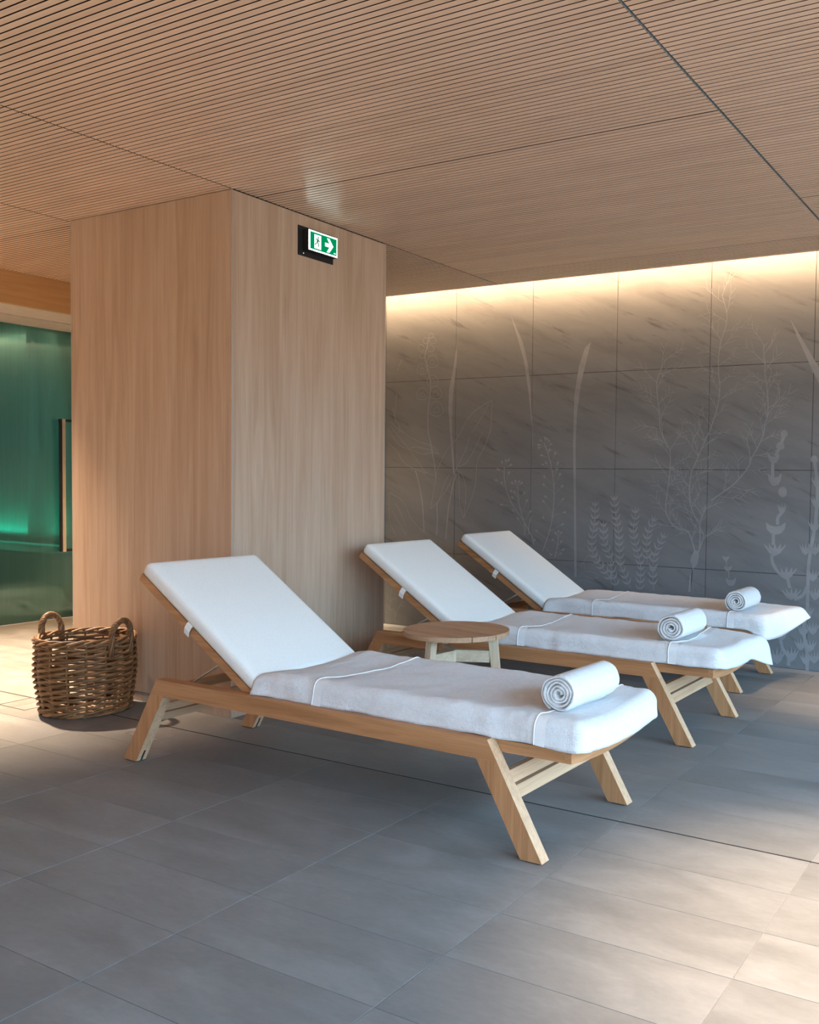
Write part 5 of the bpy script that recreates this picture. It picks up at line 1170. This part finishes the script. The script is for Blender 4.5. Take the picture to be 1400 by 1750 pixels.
# ------------------------------------------------------------------ towels spread on the seats
TX0, TX1, TY, TZ0, TZ1 = -.285, 1.142, .299, .364, .459
def make_towel(root, seed, bands, out):
    """out(p): extra drape of the foot end; bands: local x of the two woven seams"""
    rn = Vector((seed*3.7, seed*1.3, seed*.7))
    r = .047
    def shape(x, y, z, puff=0.0):
        q = Vector((max(TX0+r*.5, min(TX1-r, x)), max(-TY+r, min(TY-r, y)), min(TZ1-r, z)))
        d = Vector((x, y, z))-q
        if d.length > 1e-7: d = d.normalized()*min(r, d.length*1.0 if False else r)
        p = q+d
        top = max(0, min(1, (p.z-TZ0)/(TZ1-TZ0)))
        sag = .021*max(0, 1-(p.y/.286)**2)
        p.z -= sag
        # soft folds
        k = noise.noise(Vector((p.x*7, p.y*7, p.z*9))+rn)*.0055+noise.noise(Vector((p.x*21, p.y*21, p.z*16))+rn)*.0030
        nrm = d.normalized() if d.length > 1e-6 else Vector((0, 0, 1))
        k += noise.noise(Vector((p.x*24, seed*2.0, p.z*5))+rn)*.0035*(1-top)   # upright puckers along the sides
        p += nrm*(k+puff)
        # wavering hem on the long sides
        if top < .35 and abs(p.y) > TY*.8:
            p.z += noise.noise(Vector((p.x*6, seed, 3)))*.009*(1-top/.35)
            p.y += math.copysign(.006*math.sin(p.x*9+seed)*(1-top/.35), p.y)
        # flare at the hinge end
        if x < TX0+.09:
            f = (1-(x-TX0)/.09); p.y += math.copysign(.020*f*(1-top), p.y) if abs(p.y) > TY*.7 else 0
            p.x -= .012*f*(1-top); p.z -= .012*f*top
        return out(p, top)
    bm = BM(); nu, nv, nw = 110, 44, 9
    def ease(k, n, a, b): t = k/n; return a+(b-a)*(t*.55+.45*(.5-.5*math.cos(math.pi*t)))
    U = [ease(k, nu, TX0, TX1) for k in range(nu+1)]
    prof = [(-TY, TZ0+(TZ1-TZ0)*k/nw) for k in range(nw)]+[(ease(k, nv, -TY, TY), TZ1) for k in range(nv+1)]+[(TY, TZ1-(TZ1-TZ0)*k/nw) for k in range(1, nw+1)]
    rows = [[bm.verts.new(shape(u, y, z)) for (y, z) in prof] for u in U]
    for a, b in zip(rows, rows[1:]):
        for j in range(len(prof)-1): bm.faces.new((a[j], b[j], b[j+1], a[j+1]))
    # foot end
    last = rows[-1]; top = last[nw:nw+nv+1]; left = last[:nw+1]; right = last[nw+nv:]
    grid = [top]
    for k in range(1, nw+1):
        z = TZ1-(TZ1-TZ0)*k/nw
        row = [left[nw-k]]+[bm.verts.new(shape(TX1, ease(j, nv, -TY, TY), z)) for j in range(1, nv)]+[right[k]]
        grid.append(row)
    for a, b in zip(grid, grid[1:]):
        for j in range(nv): bm.faces.new((a[j], b[j], b[j+1], a[j+1]))
    bmesh.ops.recalc_face_normals(bm, faces=bm.faces[:])
    o = mk('terry_cover', bm, M['terry'], root, smooth=True)
    md = o.modifiers.new('thickness', 'SOLIDIFY'); md.thickness = .007; md.offset = -1
    for x, slope in bands:
        path = []
        for (y, z) in prof: path.append((x+slope*(y/TY)*.5+.006*math.sin(y*14+seed), y, z))
        bm = BM(); tube(bm, [shape(*p, puff=.0022) for p in path], [.0022+.0010*(k % 2) for k in range(len(path))], 6)
        mk('hem_cord', bm, M['band'], root, smooth=True)
        bm = BM(); A = []
        for p in path: A.append((bm.verts.new(shape(p[0]+.004, p[1], p[2], puff=.0016)), bm.verts.new(shape(p[0]+.040, p[1], p[2], puff=.0016))))
        for a, b in zip(A, A[1:]): bm.faces.new((a[0], a[1], b[1], b[0]))
        mk('woven_band', bm, M['band'], root, smooth=True)
def sm(a, b, x): t = max(0, min(1, (x-a)/(b-a))); return t*t*(3-2*t)
def out1(p, t):
    return p
def out2(p, t):
    w = sm(.93, 1.12, p.x)*sm(.10, .30, p.y)
    p.x += .060*w*(1-.35*t); p.y += .045*w*(1-.5*t); p.z -= .060*w*(1-t)+.016*w; return p
def out3(p, t):
    w = sm(.90, 1.12, p.x)*sm(.05, .29, p.y); e = sm(1.03, 1.12, p.x)
    p.x += .095*w*(1-.45*t)+.015*e; p.y += .05*w*(1-.5*t); p.z += .020*w*(1-t)-.012*w*t
    p.z -= .045*e*(1-t)*(1-w); return p
TG = 'bath towels spread on the lounger seats'
TL = ['white terry towel spread smoothly over the closest lounger seat', 'white terry towel with a drooping corner on the middle lounger seat',
      'white terry towel with a pointed corner jutting out, on the rear lounger']
for k, (o, bd) in enumerate(((out1, ((.045, .05), (.985, .04))), (out2, ((.075, .0), (.885, .0))), (out3, ((.045, -.02), (.925, .0))))):
    t = thing('bath_towel', TL[k], 'towel', (LOC[k][0], LOC[k][1], 0), math.radians(LOC[k][2]), TG)
    make_towel(t, k+1, bd, o)

# ------------------------------------------------------------------ rolled towels
def make_roll(root, length, rmax, pitch, seed, start):
    bm = BM(); turns = (rmax-.010)/pitch; n = int(turns*26); th0 = start
    ys = [0, .003, .010, .03, .08, .14, .20, .26, length-.03, length-.010, length-.003, length]
    ys = [y for y in ys if y <= length]
    rn = Vector((seed*5.1, 0, seed))
    rings = []
    for y in ys:
        e = min(y, length-y); f = min(1, .45+.55*min(1, e/.009))   # each layer rounds off at the ends
        ro, ri = [], []
        for k in range(n+1):
            th = th0+2*math.pi*turns*k/n; r = .010+pitch*turns*k/n
            wob = 1+.085*noise.noise(Vector((math.cos(th)*1.2, math.sin(th)*1.2, k*.02+seed)))
            t = pitch*.93*.5*f
            if k > n-8: t *= max(.25, (n-k)/8)
            yy = y+noise.noise(Vector((th*.7, seed, r*30)))*.006*(1 if y < length/2 else -1)*(1 if e < .02 else 0)
            c = Vector((math.cos(th), 0, math.sin(th)))
            sq = lambda v: Vector((v.x*1.03, v.y, v.z*.96))
            lump = .0018*noise.noise(Vector((c.x*3, y*14, c.z*3))+rn)
            ro.append(bm.verts.new(sq(c*((r+t)*wob+lump)+Vector((0, yy, 0)))))
            ri.append(bm.verts.new(sq(c*((r-t)*wob)+Vector((0, yy, 0)))))
        rings.append((ro, ri))
    for (a, ai), (b, bi) in zip(rings, rings[1:]):
        for k in range(n):
            bm.faces.new((a[k], a[k+1], b[k+1], b[k])); bm.faces.new((ai[k+1], ai[k], bi[k], bi[k+1]))
        bm.faces.new((a[n], ai[n], bi[n], b[n])); bm.faces.new((ai[0], a[0], b[0], bi[0]))
    for (a, ai), s in ((rings[0], 1), (rings[-1], -1)):
        for k in range(n): bm.faces.new((a[k], ai[k], ai[k+1], a[k+1]))
    return mk('rolled_towel', bm, M['terry'], root, smooth=50)
RG = 'rolled towels on the loungers'
RL = ['thick white rolled towel on the closest lounger, spiral end facing the camera', 'white rolled towel with a loose spiral on the middle lounger', 'smallest looking white rolled towel, on the rear lounger by the wall']
for k, (lx, ly, ln, rm, pt, st, rot) in enumerate(((.985, -.185, .315, .064, .0115, 6.11, -2), (.845, -.185, .31, .066, .0135, 3.27, -1), (.935, -.20, .31, .063, .0125, 2.69, 0))):
    c = math.radians(LOC[k][2]); X, Y, _ = LOC[k]
    wx = X+lx*math.cos(c)-ly*math.sin(c); wy = Y+lx*math.sin(c)+ly*math.cos(c)
    r = make_roll(None, ln, rm, pt, k+1, st)
    r.location = (wx, wy, (.446+rm*.96)); r.rotation_euler = (0, 0, c+math.radians(rot))
    r['label'] = RL[k]; r['category'] = 'towel'; r['group'] = RG

# ------------------------------------------------------------------ round side table
tb = thing('side_table', 'small round teak table with slatted top between the first two loungers', 'table', (-2.448, 3.55, 0), math.radians(-9.3))
R = .247; edges = [-R, -.1225, 0, .1225, R]; GAP = .0024
for k in range(4):
    a, b = edges[k]+(GAP if k else 0), edges[k+1]-(GAP if k < 3 else 0)
    def arc(y): return math.sqrt(max(0, R*R-y*y))
    yy = [a+(b-a)*i/12 for i in range(13)]
    if k == 0: yy = [-R*math.cos(math.pi/2*i/14) for i in range(14)]; yy = [y for y in yy if y < b]+[b]
    if k == 3: yy = [R*math.cos(math.pi/2*i/14) for i in range(14)]; yy = [y for y in yy if y > a]+[a]; yy = yy[::-1]
    right = [(arc(y), y) for y in yy]; left = [(-arc(y), y) for y in reversed(yy)]
    poly = right+left
    clean = []
    for p in poly:
        if not clean or math.dist(p, clean[-1]) > 1e-4: clean.append(p)
    if math.dist(clean[0], clean[-1]) < 1e-4: clean.pop()
    if k in (1, 2):                         # half of the finger hole in the middle seam
        s = -1 if k == 1 else 1
        notch = [(.026, s*GAP), (.024, s*.009), (-.024, s*.009), (-.026, s*GAP)]
        if k == 1:
            i = next(i for i, p in enumerate(clean) if abs(p[1]-b) < 1e-6 and p[0] > 0); clean[i+1:i+1] = notch
        else: clean = clean+notch[::-1]
    bm = BM(); prism(bm, clean, .478, .500, 'z')
    bmesh.ops.bevel(bm, geom=[e for e in bm.edges if abs(e.verts[0].co.z-e.verts[1].co.z) < 1e-6 and e.verts[0].co.z > .49], offset=.0015, segments=1, affect='EDGES')
    bmesh.ops.triangulate(bm, faces=[f for f in bm.faces if len(f.verts) > 4])
    mk('plank', bm, M['table'], tb)
cdir = math.atan2(-3.55, 2.448)-math.radians(-9.3)      # towards the camera, in table space
for k, (a, mat) in enumerate(((math.radians(80), 'pale_z'), (math.radians(320), 'pale_z'), (math.radians(200), 'pale_z'))):
    th = cdir+a; d = Vector((math.cos(th), math.sin(th), 0)); q = Vector((-d.y, d.x, 0))
    lg = []
    bm = BM()
    A = [(.150, .478), (.192, .478), (.238, 0), (.205, 0)]; h = .016
    f = [[bm.verts.new(d*r+q*s*h+Vector((0, 0, z))) for r, z in A] for s in (-1, 1)]
    bm.faces.new(f[0]); bm.faces.new(f[1][::-1])
    for i in range(4): bm.faces.new((f[0][i], f[1][i], f[1][(i+1) % 4], f[0][(i+1) % 4]))
    bev(bm, .002); mk('leg', bm, M[mat], tb)
    bm = BM(); A = [(.0165 if k else -.03, .350), (.158, .350), (.164, .405), (.0165 if k else -.03, .405)]; h = .0135
    f = [[bm.verts.new(d*r+q*s*h+Vector((0, 0, z))) for r, z in A] for s in (-1, 1)]
    bm.faces.new(f[0]); bm.faces.new(f[1][::-1])
    for i in range(4): bm.faces.new((f[0][i], f[1][i], f[1][(i+1) % 4], f[0][(i+1) % 4]))
    bev(bm, .002); mk('stretcher', bm, M['pale_x'], tb)
    bm = BM(); A = [(.0, .456), (.172, .456), (.172, .478), (.0, .478)]; h = .012
    f = [[bm.verts.new(d*r+q*s*h+Vector((0, 0, z))) for r, z in A] for s in (-1, 1)]
    bm.faces.new(f[0]); bm.faces.new(f[1][::-1])
    for i in range(4): bm.faces.new((f[0][i], f[1][i], f[1][(i+1) % 4], f[0][(i+1) % 4]))
    mk('top_bearer', bm, M['pale_x'], tb)

# ------------------------------------------------------------------ wicker basket
bk = thing('wicker_basket', 'round woven wicker basket with two rope handles beside the pillar', 'basket', (-4.312, 2.948, 0), 0)
H = .382
def RR(z): return .200+.026*min(1, z/.20)-.004*max(0, (z-.25)/.1)
NS = 16; NR = 24
for k in range(NS):
    a = 2*math.pi*(k+.5)/NS
    bm = BM(); tube(bm, [((RR(z))*math.cos(a), (RR(z))*math.sin(a), z) for z in (.006, .05, .12, .2, .28, H-.017)], .0048, 6)
    mk('stake', bm, M['wicker'], bk, smooth=True)
rb_ = random.Random(3)
for k in range(NR):
    z = .012+k*(H-.055)/(NR-1)
    for half in (0,):
        bm = BM(); pts = []; ph = rb_.uniform(0, 6)
        for i in range(100):
            a = 2*math.pi*i/100
            w = math.cos(a*NS/2+math.pi*k+half*math.pi)
            r = RR(z)+.0105*w
            zz = z+.0042*math.sin(a*NS/2+math.pi*k+half*math.pi)+.0022*math.sin(3*a+ph)
            pts.append((r*math.cos(a), r*math.sin(a), zz))
        tube(bm, pts, .0078+.0010*rb_.random(), 6, True); mk('weaver', bm, M['wicker'], bk, smooth=True)
for k in range(4):                         # plaited rim
    bm = BM(); pts = []
    for i in range(120):
        a = 2*math.pi*i/120; t = a*5+k*math.pi/2
        r = RR(H)+.004+.011*math.cos(t); pts.append((r*math.cos(a), r*math.sin(a), H-.014+.013*math.sin(t)))
    tube(bm, pts, .0068, 6, True); mk('rim', bm, M['wicker'], bk, smooth=True)
for k in range(3):                         # twisted foot ring
    bm = BM(); pts = []
    for i in range(100):
        a = 2*math.pi*i/100; t = a*10+k*2*math.pi/3
        r = RR(0)+.002+.008*math.cos(t); pts.append((r*math.cos(a), r*math.sin(a), .0135+.007*math.sin(t)))
    tube(bm, pts, .0058, 6, True); mk('foot_ring', bm, M['wicker'], bk, smooth=True)
bm = BM()
for k in range(17):
    y = -.2+.4*k/16; x = math.sqrt(max(.0004, .205**2-y*y)); tube(bm, [(-x, y, .02), (0, y, .022), (x, y, .02)], .008, 5)
mk('base_mat', bm, M['wicker'], bk, smooth=True)
hv = math.atan2(2.948, -4.312)              # view direction over the basket
for sgn, ang in ((1, hv+math.radians(44)), (-1, hv+math.radians(44)+math.pi)):
    base = Vector((math.cos(ang), math.sin(ang), 0)); tg = Vector((-base.y, base.x, 0)); r0 = RR(H)
    hb = BM(); path = []
    for i in range(49):
        t = math.pi*i/48
        path.append(base*(r0+.004+.012*math.sin(t))+tg*(.062*math.cos(t))+Vector((0, 0, H-.085+.075*min(1, 4*math.sin(t))+.098*math.sin(t)**.8)))
    ho = None
    for k in range(4):
        hb = BM(); pts = []
        for i, p in enumerate(path):
            tn = (path[min(i+1, 48)]-path[max(i-1, 0)]).normalized(); n1 = base-tn*base.dot(tn); n1.normalize(); n2 = tn.cross(n1)
            a = i*.62+k*math.pi/2; pts.append(p+(n1*math.cos(a)+n2*math.sin(a))*.0088)
        tube(hb, pts, .0076, 6)
        if ho is None: ho = mk('handle', hb, M['wicker'], bk, smooth=True)
        else: mk('handle_strand', hb, M['wicker'], ho, smooth=True)
